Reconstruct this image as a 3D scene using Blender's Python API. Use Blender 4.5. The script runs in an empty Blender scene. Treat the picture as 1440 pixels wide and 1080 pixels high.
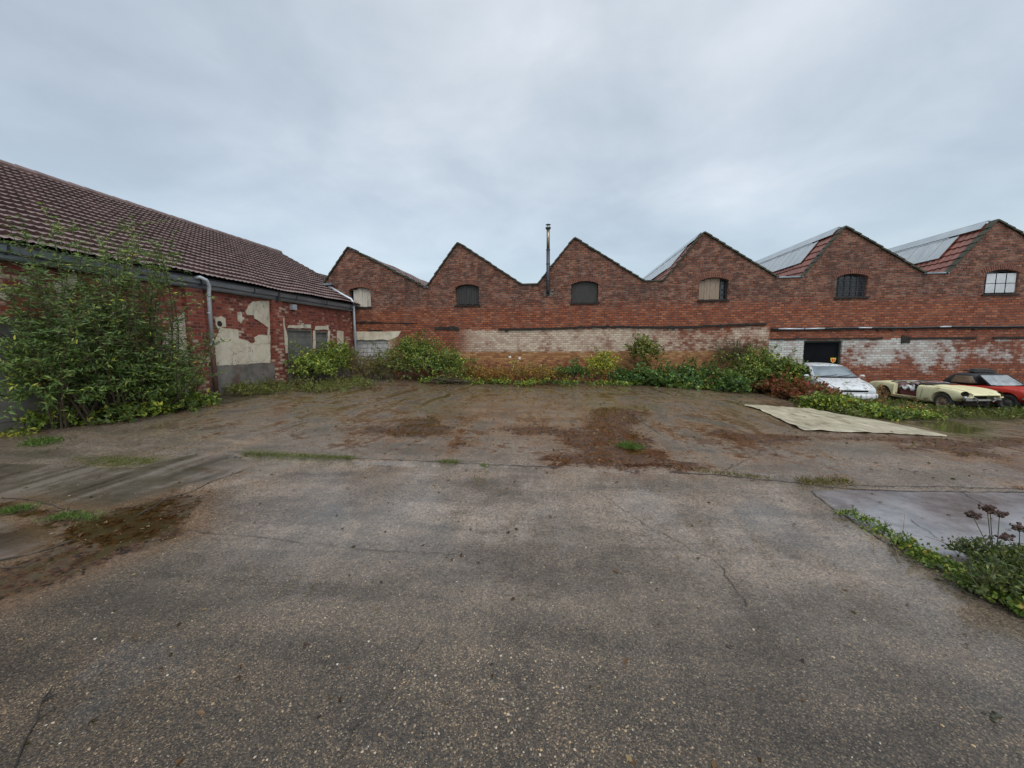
import bpy, bmesh, math, random
import numpy as np
from mathutils import Vector, Matrix
from mathutils.bvhtree import BVHTree
from mathutils.geometry import tessellate_polygon

S = bpy.context.scene
COL = S.collection
rad = math.radians

# ------------------------------------------------------------------ camera
CAM_H = 1.7
cam_d = bpy.data.cameras.new('camera')
cam_d.sensor_width = 36.0
cam_d.lens = 543.0 / 1440.0 * 36.0
cam_d.clip_start = 0.05
cam_d.clip_end = 3000
cam = bpy.data.objects.new('camera', cam_d)
COL.objects.link(cam)
RM = Matrix(((0.99185, -0.0056, 0.12725), (0.12712, 0.10714, -0.98608), (-0.00811, 0.99423, 0.10698)))
cam.matrix_world = Matrix.Translation((0, 0, CAM_H)) @ RM.to_4x4()
S.camera = cam
RMN = np.array(RM)

# ------------------------------------------------------------------ exposure
S.view_settings.view_transform = 'Standard'
S.view_settings.look = 'None'
S.view_settings.exposure = 0.14
S.view_settings.gamma = 1.0

# ------------------------------------------------------------------ node helpers
class NT:
    def __init__(self, tree):
        self.t = tree
        self.n = tree.nodes
        self.l = tree.links
    def new(self, typ, **kw):
        nd = self.n.new(typ)
        for k, v in kw.items():
            setattr(nd, k, v)
        return nd
    def put(self, sock, v):
        if v is None:
            return
        if isinstance(v, bpy.types.NodeSocket):
            self.l.new(v, sock)
        else:
            if isinstance(v, (tuple, list)) and len(v) == 3 and sock.type == 'RGBA':
                v = (*v, 1)
            sock.default_value = v
    def math(self, op, a, b=None, c=None, clamp=False):
        nd = self.new('ShaderNodeMath', operation=op, use_clamp=clamp)
        self.put(nd.inputs[0], a)
        self.put(nd.inputs[1], b)
        self.put(nd.inputs[2], c)
        return nd.outputs[0]
    def vmath(self, op, a, b=None):
        nd = self.new('ShaderNodeVectorMath', operation=op)
        self.put(nd.inputs[0], a)
        self.put(nd.inputs[1], b)
        return nd.outputs[0]
    def mix(self, f, a, b, mode='MIX'):
        nd = self.new('ShaderNodeMix', data_type='RGBA', blend_type=mode)
        self.put(nd.inputs['Factor'], f)
        self.put(nd.inputs[6], a)
        self.put(nd.inputs[7], b)
        return nd.outputs[2]
    def fmix(self, f, a, b):
        nd = self.new('ShaderNodeMix', data_type='FLOAT')
        self.put(nd.inputs[0], f)
        self.put(nd.inputs[2], a)
        self.put(nd.inputs[3], b)
        return nd.outputs[0]
    def noise(self, vec, scale, detail=4, rough=0.55, dist=0.0, color=False):
        nd = self.new('ShaderNodeTexNoise')
        self.put(nd.inputs['Vector'], vec)
        nd.inputs['Scale'].default_value = scale
        nd.inputs['Detail'].default_value = detail
        nd.inputs['Roughness'].default_value = rough
        nd.inputs['Distortion'].default_value = dist
        return nd.outputs['Color' if color else 'Fac']
    def ss(self, x, a, b, lo=0.0, hi=1.0):
        nd = self.new('ShaderNodeMapRange', interpolation_type='SMOOTHSTEP')
        self.put(nd.inputs[0], x)
        self.put(nd.inputs[1], a)
        self.put(nd.inputs[2], b)
        nd.inputs[3].default_value = lo
        nd.inputs[4].default_value = hi
        return nd.outputs[0]
    def ramp(self, fac, stops, interp='LINEAR'):
        nd = self.new('ShaderNodeValToRGB')
        cr = nd.color_ramp
        cr.interpolation = interp
        while len(cr.elements) < len(stops):
            cr.elements.new(0.5)
        for e, (p, c) in zip(cr.elements, stops):
            e.position = p
            e.color = (*c, 1)
        self.put(nd.inputs[0], fac)
        return nd.outputs[0]
    def sep(self, v):
        nd = self.new('ShaderNodeSeparateXYZ')
        self.put(nd.inputs[0], v)
        return nd.outputs
    def comb(self, x=0.0, y=0.0, z=0.0):
        nd = self.new('ShaderNodeCombineXYZ')
        for i, v in enumerate((x, y, z)):
            self.put(nd.inputs[i], v)
        return nd.outputs[0]
    def pos(self):
        return self.new('ShaderNodeNewGeometry').outputs['Position']
    def attr(self, name):
        return self.new('ShaderNodeAttribute', attribute_name=name).outputs['Fac']
    def bump(self, h, strength=0.5, dist=0.02, normal=None):
        nd = self.new('ShaderNodeBump')
        nd.inputs['Strength'].default_value = strength
        nd.inputs['Distance'].default_value = dist
        self.put(nd.inputs['Height'], h)
        self.put(nd.inputs['Normal'], normal)
        return nd.outputs[0]

def new_mat(name, col=(0.5, 0.5, 0.5), rough=0.6, metal=0.0, spec=0.5):
    m = bpy.data.materials.new(name)
    m.use_nodes = True
    t = NT(m.node_tree)
    b = t.n['Principled BSDF']
    b.inputs['Base Color'].default_value = (*col, 1)
    b.inputs['Roughness'].default_value = rough
    b.inputs['Metallic'].default_value = metal
    b.inputs['Specular IOR Level'].default_value = spec
    return m, t, b

# ------------------------------------------------------------------ sky
SUN_EL, SUN_AZ = rad(52), rad(150)          # azimuth measured clockwise from +Y
W = bpy.data.worlds.new('World')
S.world = W
W.use_nodes = True
w = NT(W.node_tree)
bg = w.n['Background']
out = w.n['World Output']
sky = w.new('ShaderNodeTexSky', sky_type='NISHITA')
sky.sun_disc = False
sky.sun_elevation = SUN_EL
sky.sun_rotation = SUN_AZ
sky.dust_density = 3.0
w.put(bg.inputs[0], sky.outputs[0])
bg.inputs[1].default_value = 0.05
dirv = w.new('ShaderNodeTexCoord').outputs['Generated']
dx, dy, dz = w.sep(dirv)
dzp = w.math('ADD', w.math('MAXIMUM', dz, 0.0), 0.22)
plane = w.comb(w.math('DIVIDE', dx, dzp), w.math('DIVIDE', dy, dzp), 0.0)
plane = w.vmath('ADD', plane, (3.1, 1.7, 0.0))
n1 = w.noise(plane, 0.62, 7, 0.5, 0.25)
n2 = w.noise(plane, 1.9, 6, 0.55, 0.3)
cl = w.math('ADD', w.math('MULTIPLY', n1, 0.64), w.math('MULTIPLY', n2, 0.36))
ccol = w.ramp(cl, [(0.38, (0.315, 0.355, 0.385)), (0.46, (0.375, 0.417, 0.447)), (0.53, (0.445, 0.483, 0.508)), (0.63, (0.56, 0.59, 0.605))])
hz = w.ss(dz, 0.0, 0.42)
ccol = w.mix(w.fmix(hz, 0.7, 0.0), ccol, (0.325, 0.41, 0.46))
# overcast sky, brighter overhead and sunward; gain added out of view to light walls
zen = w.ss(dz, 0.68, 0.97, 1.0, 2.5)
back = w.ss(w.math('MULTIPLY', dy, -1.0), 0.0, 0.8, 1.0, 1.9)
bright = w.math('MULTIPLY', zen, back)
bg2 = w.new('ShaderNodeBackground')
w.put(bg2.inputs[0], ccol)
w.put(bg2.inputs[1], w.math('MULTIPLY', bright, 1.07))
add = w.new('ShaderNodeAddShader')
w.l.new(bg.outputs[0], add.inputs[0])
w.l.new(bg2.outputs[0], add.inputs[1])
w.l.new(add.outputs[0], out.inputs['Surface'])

sun_d = bpy.data.lights.new('sun', 'SUN')
sun_d.energy = 1.0
sun_d.angle = rad(30)
sun_d.color = (1.0, 0.97, 0.92)
sun = bpy.data.objects.new('sun', sun_d)
sd = Vector((math.sin(SUN_AZ) * math.cos(SUN_EL), math.cos(SUN_AZ) * math.cos(SUN_EL), math.sin(SUN_EL)))
sun.rotation_euler = sd.to_track_quat('Z', 'Y').to_euler()
COL.objects.link(sun)

# ------------------------------------------------------------------ ground shape and pixel look-ups
def sst(t):
    t = np.clip(t, 0, 1)
    return t * t * (3 - 2 * t)
def gz(x, y):
    x = np.asarray(x, float); y = np.asarray(y, float)
    return (-0.65 * sst((x - 3.0) / 9.0) * sst((y - 2.0) / 11.0)
            + 0.17 * sst((-x - 2.5) / 7.0) * sst((y - 2.0) / 5.0) - 0.08 * sst((y - 11) / 5.0) * sst((x + 8) / 5.0) * (1 - sst((x - 3) / 5.0)))
def ray(px, py):
    return RMN @ np.array([(px - 720.0) / 543.0, (540.0 - py) / 543.0, -1.0])
def G(px, py, up=0.0):          # the ground point the photograph shows at (px, py)
    r = ray(px, py); z = 0.0
    for _ in range(40):
        t = (z + up - CAM_H) / r[2]
        z = 0.6 * z + 0.4 * float(gz(r[0] * t, r[1] * t))
    return r[0] * t, r[1] * t
WY = 18.1                       # face of the brick hall
LX = -10.2                      # face of the tiled shed
def LW(px, py):                 # a point on the face of the shed: (y, z)
    r = ray(px, py); t = LX / r[0]
    return r[1] * t, CAM_H + r[2] * t
def BW(px, py, d=WY):
    r = ray(px, py); t = d / r[1]
    return r[0] * t, CAM_H + r[2] * t

# ------------------------------------------------------------------ object helpers
def tag(o, label=None, cat=None, group=None, kind=None):
    if label: o['label'] = label
    if cat: o['category'] = cat
    if group: o['group'] = group
    if kind: o['kind'] = kind
    return o
def empty(name, loc, label, cat, group=None, rz=0.0):
    o = bpy.data.objects.new(name, None)
    o.empty_display_size = 0.2
    o.location = loc
    o.rotation_euler = (0, 0, rz)
    COL.objects.link(o)
    return tag(o, label, cat, group)
def link(name, me, mat, parent=None, smooth=False, local=False):
    o = bpy.data.objects.new(name, me)
    if mat is not None:
        for m_ in (mat if isinstance(mat, (list, tuple)) else [mat]):
            me.materials.append(m_)
    COL.objects.link(o)
    if smooth:
        me.polygons.foreach_set('use_smooth', [True] * len(me.polygons))
    if parent is not None:
        o.parent = parent
        if not local:           # mesh given in world coordinates: keep it there
            root = parent
            m = Matrix.Identity(4)
            chain = []
            while root is not None:
                chain.append(root); root = root.parent
            for c in reversed(chain):
                m = m @ c.matrix_parent_inverse @ c.matrix_basis
            me.transform(m.inverted())
    return o
class MB:
    def __init__(self):
        self.v = []; self.f = []; self.mi = []
    def add(self, vs, fs, mi=0):
        b = len(self.v)
        self.v += [tuple(map(float, p)) for p in vs]
        self.f += [tuple(i + b for i in f) for f in fs]
        self.mi += [mi] * len(fs)
    def box(self, x0, x1, y0, y1, z0, z1, mi=0):
        vs = [(x, y, z) for z in (z0, z1) for y in (y0, y1) for x in (x0, x1)]
        self.add(vs, [(0, 2, 3, 1), (4, 5, 7, 6), (0, 1, 5, 4), (2, 6, 7, 3), (0, 4, 6, 2), (1, 3, 7, 5)], mi)
    def obox(self, c, ax, ay, az, mi=0):      # oriented box: centre and half-axis vectors
        c, ax, ay, az = map(Vector, (c, ax, ay, az))
        vs = [c + sx * ax + sy * ay + sz * az for sz in (-1, 1) for sy in (-1, 1) for sx in (-1, 1)]
        self.add(vs, [(0, 2, 3, 1), (4, 5, 7, 6), (0, 1, 5, 4), (2, 6, 7, 3), (0, 4, 6, 2), (1, 3, 7, 5)], mi)
    def tube(self, pts, r, n=8, mi=0, cap=True):
        pts = [Vector(p) for p in pts]
        rs = [float(q) for q in (r if isinstance(r, (list, tuple)) else [r] * len(pts))]
        vs = []; fs = []
        for i, p in enumerate(pts):
            d = (pts[min(i + 1, len(pts) - 1)] - pts[max(i - 1, 0)])
            if d.length < 1e-9: d = Vector((0, 0, 1))
            d.normalize()
            a = d.orthogonal().normalized() if i == 0 else (pa - d * pa.dot(d)).normalized()
            pa = a
            b = d.cross(a)
            for k in range(n):
                t = 2 * math.pi * k / n
                vs.append(p + rs[i] * (math.cos(t) * a + math.sin(t) * b))
        for i in range(len(pts) - 1):
            for k in range(n):
                k2 = (k + 1) % n
                fs.append((i * n + k, i * n + k2, (i + 1) * n + k2, (i + 1) * n + k))
        if cap:
            fs.append(tuple(range(n - 1, -1, -1)))
            fs.append(tuple((len(pts) - 1) * n + k for k in range(n)))
        self.add(vs, fs, mi)
    def prism(self, poly, f, d, mi=0):        # polygon through f(u,v)->point, extruded by vector d
        a = [Vector(f(*p)) for p in poly]
        d = Vector(d)
        n = len(a)
        tris = tessellate_polygon([a])
        vs = a + [p + d for p in a]
        fs = [tuple(t) for t in tris] + [tuple(i + n for i in reversed(t)) for t in tris]
        fs += [(i, (i + 1) % n, (i + 1) % n + n, i + n) for i in range(n)]
        self.add(vs, fs, mi)
    def lathe(self, prof, c, ax, n=24, mi=0):  # prof: (radius, along axis)
        ax = Vector(ax).normalized(); a = ax.orthogonal().normalized(); b = ax.cross(a); c = Vector(c)
        vs = []; fs = []
        for r, h in prof:
            for k in range(n):
                t = 2 * math.pi * k / n
                vs.append(c + ax * h + r * (math.cos(t) * a + math.sin(t) * b))
        for i in range(len(prof) - 1):
            for k in range(n):
                k2 = (k + 1) % n
                fs.append((i * n + k, i * n + k2, (i + 1) * n + k2, (i + 1) * n + k))
        self.add(vs, fs, mi)
    def mesh(self, name):
        me = bpy.data.meshes.new(name)
        me.from_pydata(self.v, [], self.f)
        me.validate()
        if len(me.polygons) == len(self.mi):
            me.polygons.foreach_set('material_index', self.mi)
        bm = bmesh.new(); bm.from_mesh(me)
        bmesh.ops.recalc_face_normals(bm, faces=bm.faces)
        bm.to_mesh(me); bm.free()
        return me
    def build(self, name, mat, parent=None, smooth=False, local=False):
        return link(name, self.mesh(name), mat, parent, smooth, local)

def filled(outline, holes, f, depth):
    """flat shape with holes, extruded: f maps (u, v, w) to a point"""
    cu = bpy.data.curves.new('tmp', 'CURVE')
    cu.dimensions = '2D'; cu.fill_mode = 'BOTH'; cu.extrude = depth / 2
    for poly in [outline] + holes:
        sp = cu.splines.new('POLY')
        sp.points.add(len(poly) - 1)
        for p, q in zip(sp.points, poly):
            p.co = (q[0], q[1], 0, 1)
        sp.use_cyclic_u = True
    o = bpy.data.objects.new('tmp', cu)
    COL.objects.link(o)
    dg = bpy.context.evaluated_depsgraph_get()
    me = bpy.data.meshes.new_from_object(o.evaluated_get(dg))
    bpy.data.objects.remove(o); bpy.data.curves.remove(cu)
    for v in me.vertices:
        v.co = f(v.co.x, v.co.y, v.co.z + depth / 2)
    bm = bmesh.new(); bm.from_mesh(me)
    bmesh.ops.remove_doubles(bm, verts=bm.verts, dist=1e-4)
    bmesh.ops.recalc_face_normals(bm, faces=bm.faces)
    bm.to_mesh(me); bm.free()
    me.materials.clear()
    return me

# ------------------------------------------------------------------ materials
def brick_nodes(t, u, v, bw=0.215, bh=0.098):
    """returns colour fac per brick (random), mortar mask, bump height"""
    vec = t.comb(u, v, 0.0)
    wob = t.noise(vec, 6.0, 2, color=True)
    vec2 = t.vmath('ADD', vec, t.vmath('MULTIPLY', t.vmath('SUBTRACT', wob, (0.5, 0.5, 0.5)), (0.012, 0.012, 0)))
    br = t.new('ShaderNodeTexBrick')
    t.put(br.inputs['Vector'], vec2)
    br.inputs['Color1'].default_value = (0, 0, 0, 1)
    br.inputs['Color2'].default_value = (1, 1, 1, 1)
    br.inputs['Mortar'].default_value = (0.5, 0.5, 0.5, 1)
    br.inputs['Scale'].default_value = 1.0
    br.inputs['Mortar Size'].default_value = 0.015
    br.inputs['Mortar Smooth'].default_value = 0.3
    br.inputs['Brick Width'].default_value = bw
    br.inputs['Row Height'].default_value = bh
    return vec, br.outputs['Color'], br.outputs['Fac']

def mat_hall():
    m, t, b = new_mat('hall_brick', rough=0.85)
    x, y, z = t.sep(t.pos())
    u = t.math('ADD', x, t.math('MULTIPLY', y, 0.97))
    vec, rnd, mort = brick_nodes(t, u, z)
    big = t.noise(vec, 0.35, 5, 0.6)
    mid = t.noise(vec, 1.7, 5, 0.6)
    streak = t.noise(t.vmath('MULTIPLY', vec, (2.2, 0.35, 1)), 1.0, 5, 0.6)
    fine = t.noise(vec, 30, 4, 0.6)
    # gables: brown red; the lower storey: fresher orange red
    up = t.ramp(rnd, [(0.0, (0.088, 0.029, 0.015)), (0.35, (0.145, 0.048, 0.024)), (0.7, (0.195, 0.069, 0.036)), (1.0, (0.265, 0.115, 0.066))])
    lo = t.ramp(rnd, [(0.0, (0.155, 0.036, 0.014)), (0.4, (0.225, 0.056, 0.020)), (0.75, (0.285, 0.077, 0.028)), (1.0, (0.34, 0.12, 0.052))])
    zz = t.math('ADD', z, t.math('MULTIPLY', t.math('SUBTRACT', mid, 0.5), 0.5))
    col = t.mix(t.ss(zz, 3.0, 3.7), lo, up)
    # mortar
    mcol = t.mix(t.ss(t.noise(vec, 3.0, 6, 0.7), 0.42, 0.62), (0.030, 0.021, 0.017), (0.21, 0.165, 0.135))
    mcol = t.mix(t.ss(z, 3.1, 3.5), t.mix(0.5, mcol, (0.075, 0.028, 0.015)), mcol)
    base = t.mix(mort, col, mcol)
    # red rusty dado, ochre band, whitewash
    rn = t.math('SUBTRACT', rnd, 0.5)
    edge = t.math('ADD', z, t.math('MULTIPLY', rn, 0.12))
    mlow = t.math('ADD', t.math('MULTIPLY', rnd, 0.20), t.math('MULTIPLY', t.noise(vec, 1.1, 9, 0.74), 1.04))
    # right-hand section starts at x=8.9: cooler white, lower top edge
    right = t.math('GREATER_THAN', x, 8.9)
    top = t.fmix(right, 2.30, 1.70)
    bot = t.fmix(right, 1.27, 0.30)
    inb = t.math('MULTIPLY', t.math('LESS_THAN', edge, top), t.math('GREATER_THAN', edge, bot))
    # patches where the wash has come off
    gone_l = t.math('ADD', mlow, t.math('MULTIPLY', t.ss(x, 3.2, 5.0), -0.13))
    gone_r = t.math('ADD', mlow, t.math('MULTIPLY', t.ss(z, 1.1, 0.2), -0.30))
    patch = t.noise(t.comb(x, t.math('MULTIPLY', z, 0.55), 4.0), 0.55, 3, 0.5)
    gone_r = t.math('ADD', gone_r, t.math('MULTIPLY', t.math('SUBTRACT', patch, 0.5), 1.0))
    keep = t.ss(t.fmix(right, gone_l, gone_r), t.fmix(right, 0.36, 0.40), t.fmix(right, 0.66, 0.64))
    far_left = t.ss(x, -3.6, -5.2)          # bare brick behind the bushes, left of the wash
    keep = t.math('MULTIPLY', keep, t.math('SUBTRACT', 1.0, t.math('MULTIPLY', far_left, t.ss(x, -8.6, -7.8))))
    wm = t.math('MULTIPLY', inb, keep)
    wcol = t.mix(right, t.mix(t.noise(vec, 5, 3), (0.50, 0.41, 0.295), (0.68, 0.59, 0.465)), t.mix(t.noise(vec, 5, 3), (0.44, 0.46, 0.43), (0.62, 0.65, 0.62)))
    wcol = t.mix(t.math('MULTIPLY', mort, 0.8), wcol, t.mix(0.6, wcol, (0.16, 0.10, 0.075)))
    wcol = t.mix(t.math('MULTIPLY', t.ss(rnd, 0.6, 0.95), 0.55), wcol, (0.24, 0.12, 0.085))
    base = t.mix(t.math('MULTIPLY', wm, 0.92), base, wcol)
    oc = t.math('MULTIPLY', t.math('LESS_THAN', edge, 1.27), t.math('SUBTRACT', 1.0, right))
    ochre = t.mix(rnd, (0.20, 0.085, 0.03), (0.40, 0.215, 0.08))
    base = t.mix(t.math('MULTIPLY', t.math('MULTIPLY', oc, t.ss(t.math('ADD', mlow, t.math('MULTIPLY', t.ss(z, 0.7, 1.25), 0.25)), 0.78, 0.95)), 0.6), base, (0.45, 0.36, 0.22))
    ok = t.ss(t.math('ADD', t.math('ADD', mlow, t.math('MULTIPLY', t.ss(z, 0.4, 1.2), 0.35)), t.math('MULTIPLY', t.ss(x, -1, 4), 0.12)), 0.60, 0.86)
    base = t.mix(t.math('MULTIPLY', t.math('MULTIPLY', oc, ok), 0.8), base, ochre)
    # soot and damp runs below the valleys and under the sills
    dk = t.math('MULTIPLY', t.ss(streak, 0.52, 0.72), t.ss(zz, 2.4, 4.2))
    base = t.mix(t.math('MULTIPLY', dk, 0.60), base, (0.035, 0.022, 0.018))
    # damp run beneath each valley: bays are 5.46 m apart
    ph = t.math('FRACT', t.math('DIVIDE', t.math('SUBTRACT', x, 3.42 - 5.46 * 4), 5.46))
    vr = t.math('MULTIPLY', t.ss(t.math('ABSOLUTE', t.math('SUBTRACT', ph, 0.03)), 0.11, 0.0), t.math('MULTIPLY', t.ss(zz, 3.0, 4.2), t.ss(mid, 0.3, 0.6)))
    base = t.mix(t.math('MULTIPLY', vr, 0.62), base, (0.04, 0.026, 0.021))
    # pale salts
    base = t.mix(t.math('MULTIPLY', t.ss(t.noise(vec, 2.6, 6, 0.7), 0.58, 0.76), 0.20), base, (0.40, 0.33, 0.28))
    base = t.mix(t.fmix(big, 0.0, 0.30), base, t.mix(1.0, base, (0.55, 0.5, 0.5), 'MULTIPLY'))
    base = t.mix(0.35, base, t.mix(1.0, base, t.ramp(fine, [(0.2, (0.35, 0.35, 0.35)), (0.8, (1.3, 1.3, 1.3))]), 'MULTIPLY'))
    t.put(b.inputs['Base Color'], base)
    h = t.math('ADD', t.math('MULTIPLY', mort, -1.0), t.math('ADD', t.math('MULTIPLY', rnd, 0.35), t.math('MULTIPLY', fine, 0.5)))
    t.put(b.inputs['Normal'], t.bump(h, 0.9, 0.012))
    return m

def mat_shed():
    m, t, b = new_mat('shed_brick', rough=0.8)
    x, y, z = t.sep(t.pos())
    vec, rnd, mort = brick_nodes(t, t.math('ADD', y, t.math('MULTIPLY', x, 0.97)), z)
    mid = t.noise(vec, 1.4, 5, 0.6)
    fine = t.noise(vec, 28, 4, 0.6)
    col = t.ramp(rnd, [(0.0, (0.085, 0.018, 0.012)), (0.4, (0.19, 0.034, 0.020)), (0.75, (0.25, 0.050, 0.028)), (1.0, (0.31, 0.095, 0.055))])
    mcol = t.mix(mid, (0.12, 0.05, 0.038), (0.24, 0.15, 0.11))
    base = t.mix(t.math('MULTIPLY', mort, 0.8), col, mcol)
    # flaking cream wash, thicker below 2.4 m
    wl = t.math('ADD', t.math('ADD', t.math('MULTIPLY', rnd, 0.4), t.math('MULTIPLY', t.noise(vec, 1.1, 5, 0.65), 0.9)), t.math('MULTIPLY', t.ss(z, 2.6, 1.2), 0.12))
    base = t.mix(t.math('MULTIPLY', t.ss(wl, 0.80, 0.93), 0.85), base, (0.44, 0.37, 0.27))
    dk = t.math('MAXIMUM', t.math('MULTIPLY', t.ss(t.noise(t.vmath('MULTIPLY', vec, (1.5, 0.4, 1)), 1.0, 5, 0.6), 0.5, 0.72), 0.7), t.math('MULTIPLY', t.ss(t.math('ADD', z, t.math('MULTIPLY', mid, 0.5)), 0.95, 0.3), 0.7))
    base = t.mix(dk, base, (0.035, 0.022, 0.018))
    t.put(b.inputs['Base Color'], base)
    h = t.math('ADD', t.math('MULTIPLY', mort, -1.0), t.math('MULTIPLY', fine, 0.6))
    t.put(b.inputs['Normal'], t.bump(h, 0.9, 0.012))
    return m

def mat_noise(name, c1, c2, scale=4.0, rough=0.7, bump=0.3, bs=30.0, metal=0.0, dirt=None, dscale=1.2, stretch=(1, 1, 1)):
    m, t, b = new_mat(name, rough=rough, metal=metal)
    p = t.vmath('MULTIPLY', t.pos(), stretch)
    n = t.noise(p, scale, 6, 0.6)
    col = t.ramp(n, [(0.3, c1), (0.7, c2)])
    if dirt:
        col = t.mix(t.math('MULTIPLY', t.ss(t.noise(p, dscale, 6, 0.65, 0.4), 0.5, 0.68), dirt[3]), col, dirt[:3])
    t.put(b.inputs['Base Color'], col)
    if bump:
        t.put(b.inputs['Normal'], t.bump(t.noise(p, bs, 5, 0.6), bump, 0.01))
    return m

def mat_plaster():
    m, t, b = new_mat('plaster', rough=0.85)
    p = t.pos()
    x, y, z = t.sep(p)
    n = t.noise(p, 3.0, 6, 0.65)
    col = t.ramp(n, [(0.3, (0.40, 0.345, 0.25)), (0.55, (0.54, 0.485, 0.375)), (0.75, (0.60, 0.56, 0.46))])
    vo = t.new('ShaderNodeTexVoronoi', feature='DISTANCE_TO_EDGE')
    t.put(vo.inputs['Vector'], t.vmath('ADD', p, t.vmath('MULTIPLY', t.noise(p, 4, 3, color=True), (0.3, 0.3, 0.3))))
    vo.inputs['Scale'].default_value = 1.5
    crack = t.math('MULTIPLY', t.ss(vo.outputs[0], 0.014, 0.0), t.ss(t.noise(p, 0.9, 2), 0.38, 0.55))
    col = t.mix(t.math('MULTIPLY', crack, 0.75), col, (0.10, 0.075, 0.055))
    soot = t.math('MULTIPLY', t.ss(t.noise(t.vmath('MULTIPLY', p, (1, 1.6, 0.55)), 1.5, 6, 0.7), 0.5, 0.68), t.ss(z, 1.7, 2.6))
    col = t.mix(t.math('MULTIPLY', soot, 0.8), col, (0.10, 0.105, 0.105))
    col = t.mix(t.math('MULTIPLY', t.ss(t.noise(p, 11, 5, 0.7), 0.60, 0.72), t.math('MULTIPLY', t.ss(z, 1.7, 1.1), 0.8)), col, (0.2, 0.10, 0.07))
    t.put(b.inputs['Base Color'], col)
    t.put(b.inputs['Normal'], t.bump(t.math('SUBTRACT', t.noise(p, 12, 5), t.math('MULTIPLY', crack, 0.8)), 0.5, 0.012))
    return m

def mat_tile(name, a, bcol, moss=0.3, light=None):
    m, t, b = new_mat(name, rough=0.42)
    g = t.new('ShaderNodeNewGeometry')
    p = g.outputs['Position']
    n = t.noise(p, 0.7, 5, 0.6)
    x, y, z = t.sep(p)
    wn = t.new('ShaderNodeTexWhiteNoise', noise_dimensions='2D')
    t.put(wn.inputs['Vector'], t.comb(t.math('FLOOR', t.math('DIVIDE', y, 0.25)), t.math('FLOOR', t.math('DIVIDE', x, 0.31)), 0.0))
    col = t.mix(t.math('ADD', t.math('MULTIPLY', wn.outputs[0], 0.55), t.math('MULTIPLY', n, 0.45)), a, bcol)
    col = t.mix(t.math('MULTIPLY', t.ss(t.noise(p, 2.2, 6, 0.7), 0.52, 0.7), moss), col, (0.075, 0.065, 0.04))
    t.put(b.inputs['Base Color'], col)
    t.put(b.inputs['Normal'], t.bump(t.noise(p, 40, 4), 0.25, 0.006))
    return m

def mat_leaf(name, stops, rough=0.5, nscale=1.2, alt=None, altamt=0.5):
    m, t, b = new_mat(name, rough=rough, spec=0.35)
    g = t.new('ShaderNodeNewGeometry')
    col = t.ramp(g.outputs['Random Per Island'], stops)
    if alt:
        col = t.mix(t.math('MULTIPLY', t.ss(t.noise(g.outputs['Position'], nscale, 3), 0.50, 0.64), altamt), col, alt)
    t.put(b.inputs['Base Color'], col)
    tr = t.new('ShaderNodeBsdfTranslucent')
    t.put(tr.inputs[0], t.mix(0.5, col, (0.2, 0.25, 0.03)))
    mx = t.new('ShaderNodeMixShader')
    mx.inputs[0].default_value = 0.30
    t.l.new(b.outputs[0], mx.inputs[1])
    t.l.new(tr.outputs[0], mx.inputs[2])
    t.l.new(mx.outputs[0], t.n['Material Output'].inputs[0])
    return m

M_HALL = mat_hall()
M_SHED = mat_shed()
M_PLASTER = mat_plaster()
M_RENDER = mat_noise('cement_render', (0.085, 0.075, 0.064), (0.20, 0.185, 0.16), 2.5, 0.85, 0.6, 14, dirt=(0.10, 0.042, 0.026, 0.85), dscale=1.3)
M_TILE_L = mat_tile('brown_roof_tile', (0.092, 0.056, 0.050), (0.205, 0.133, 0.119), 0.45)
M_TILE_R = mat_tile('red_roof_tile', (0.13, 0.036, 0.022), (0.25, 0.075, 0.045), 0.4)
M_COPING = mat_noise('mossy_coping', (0.022, 0.024, 0.016), (0.055, 0.058, 0.034), 6, 0.8, 0.6, 40)
M_ZINC = mat_noise('weathered_zinc', (0.17, 0.20, 0.225), (0.30, 0.335, 0.36), 2.0, 0.38, 0.1, 20, metal=0.55, dirt=(0.06, 0.065, 0.07, 0.5), stretch=(1, 0.6, 3))
M_DARKMETAL = mat_noise('dark_metal', (0.022, 0.025, 0.029), (0.05, 0.055, 0.06), 5, 0.5, 0.15, 30)
M_PIPE = mat_noise('galvanised_pipe', (0.38, 0.42, 0.46), (0.52, 0.56, 0.60), 5, 0.4, 0.05, 30, metal=0.3)
M_PIPE_RUST = mat_noise('rusted_pipe', (0.10, 0.045, 0.03), (0.17, 0.10, 0.075), 5, 0.7, 0.3, 30)
M_STEEL = mat_noise('stainless_steel', (0.15, 0.125, 0.09), (0.36, 0.31, 0.235), 5, 0.38, 0.05, 20, metal=0.75)
M_FLUE_BLK = mat_noise('black_flue_paint', (0.018, 0.021, 0.026), (0.04, 0.045, 0.052), 4, 0.42, 0.1, 30)
M_BLACK = mat_noise('black_board', (0.0025, 0.003, 0.0045), (0.006, 0.007, 0.009), 3, 0.95, 0.1, 20)
M_BLACK.node_tree.nodes['Principled BSDF'].inputs['Specular IOR Level'].default_value = 0.15
M_ARCH = mat_noise('arch_brick', (0.060, 0.024, 0.016), (0.22, 0.088, 0.055), 16, 0.85, 0.4, 40)
M_DARKWOOD = mat_noise('dark_boards', (0.016, 0.016, 0.015), (0.042, 0.040, 0.038), 3, 0.8, 0.5, 20, stretch=(9, 9, 0.7))
M_PALEWOOD = mat_noise('pale_boards', (0.36, 0.325, 0.27), (0.50, 0.46, 0.39), 3, 0.75, 0.3, 20, dirt=(0.16, 0.13, 0.10, 0.5), stretch=(6, 6, 0.7))
M_BROWNWOOD = mat_noise('brown_boards', (0.16, 0.115, 0.08), (0.27, 0.205, 0.15), 3, 0.75, 0.3, 20, stretch=(8, 8, 0.7))
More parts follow.
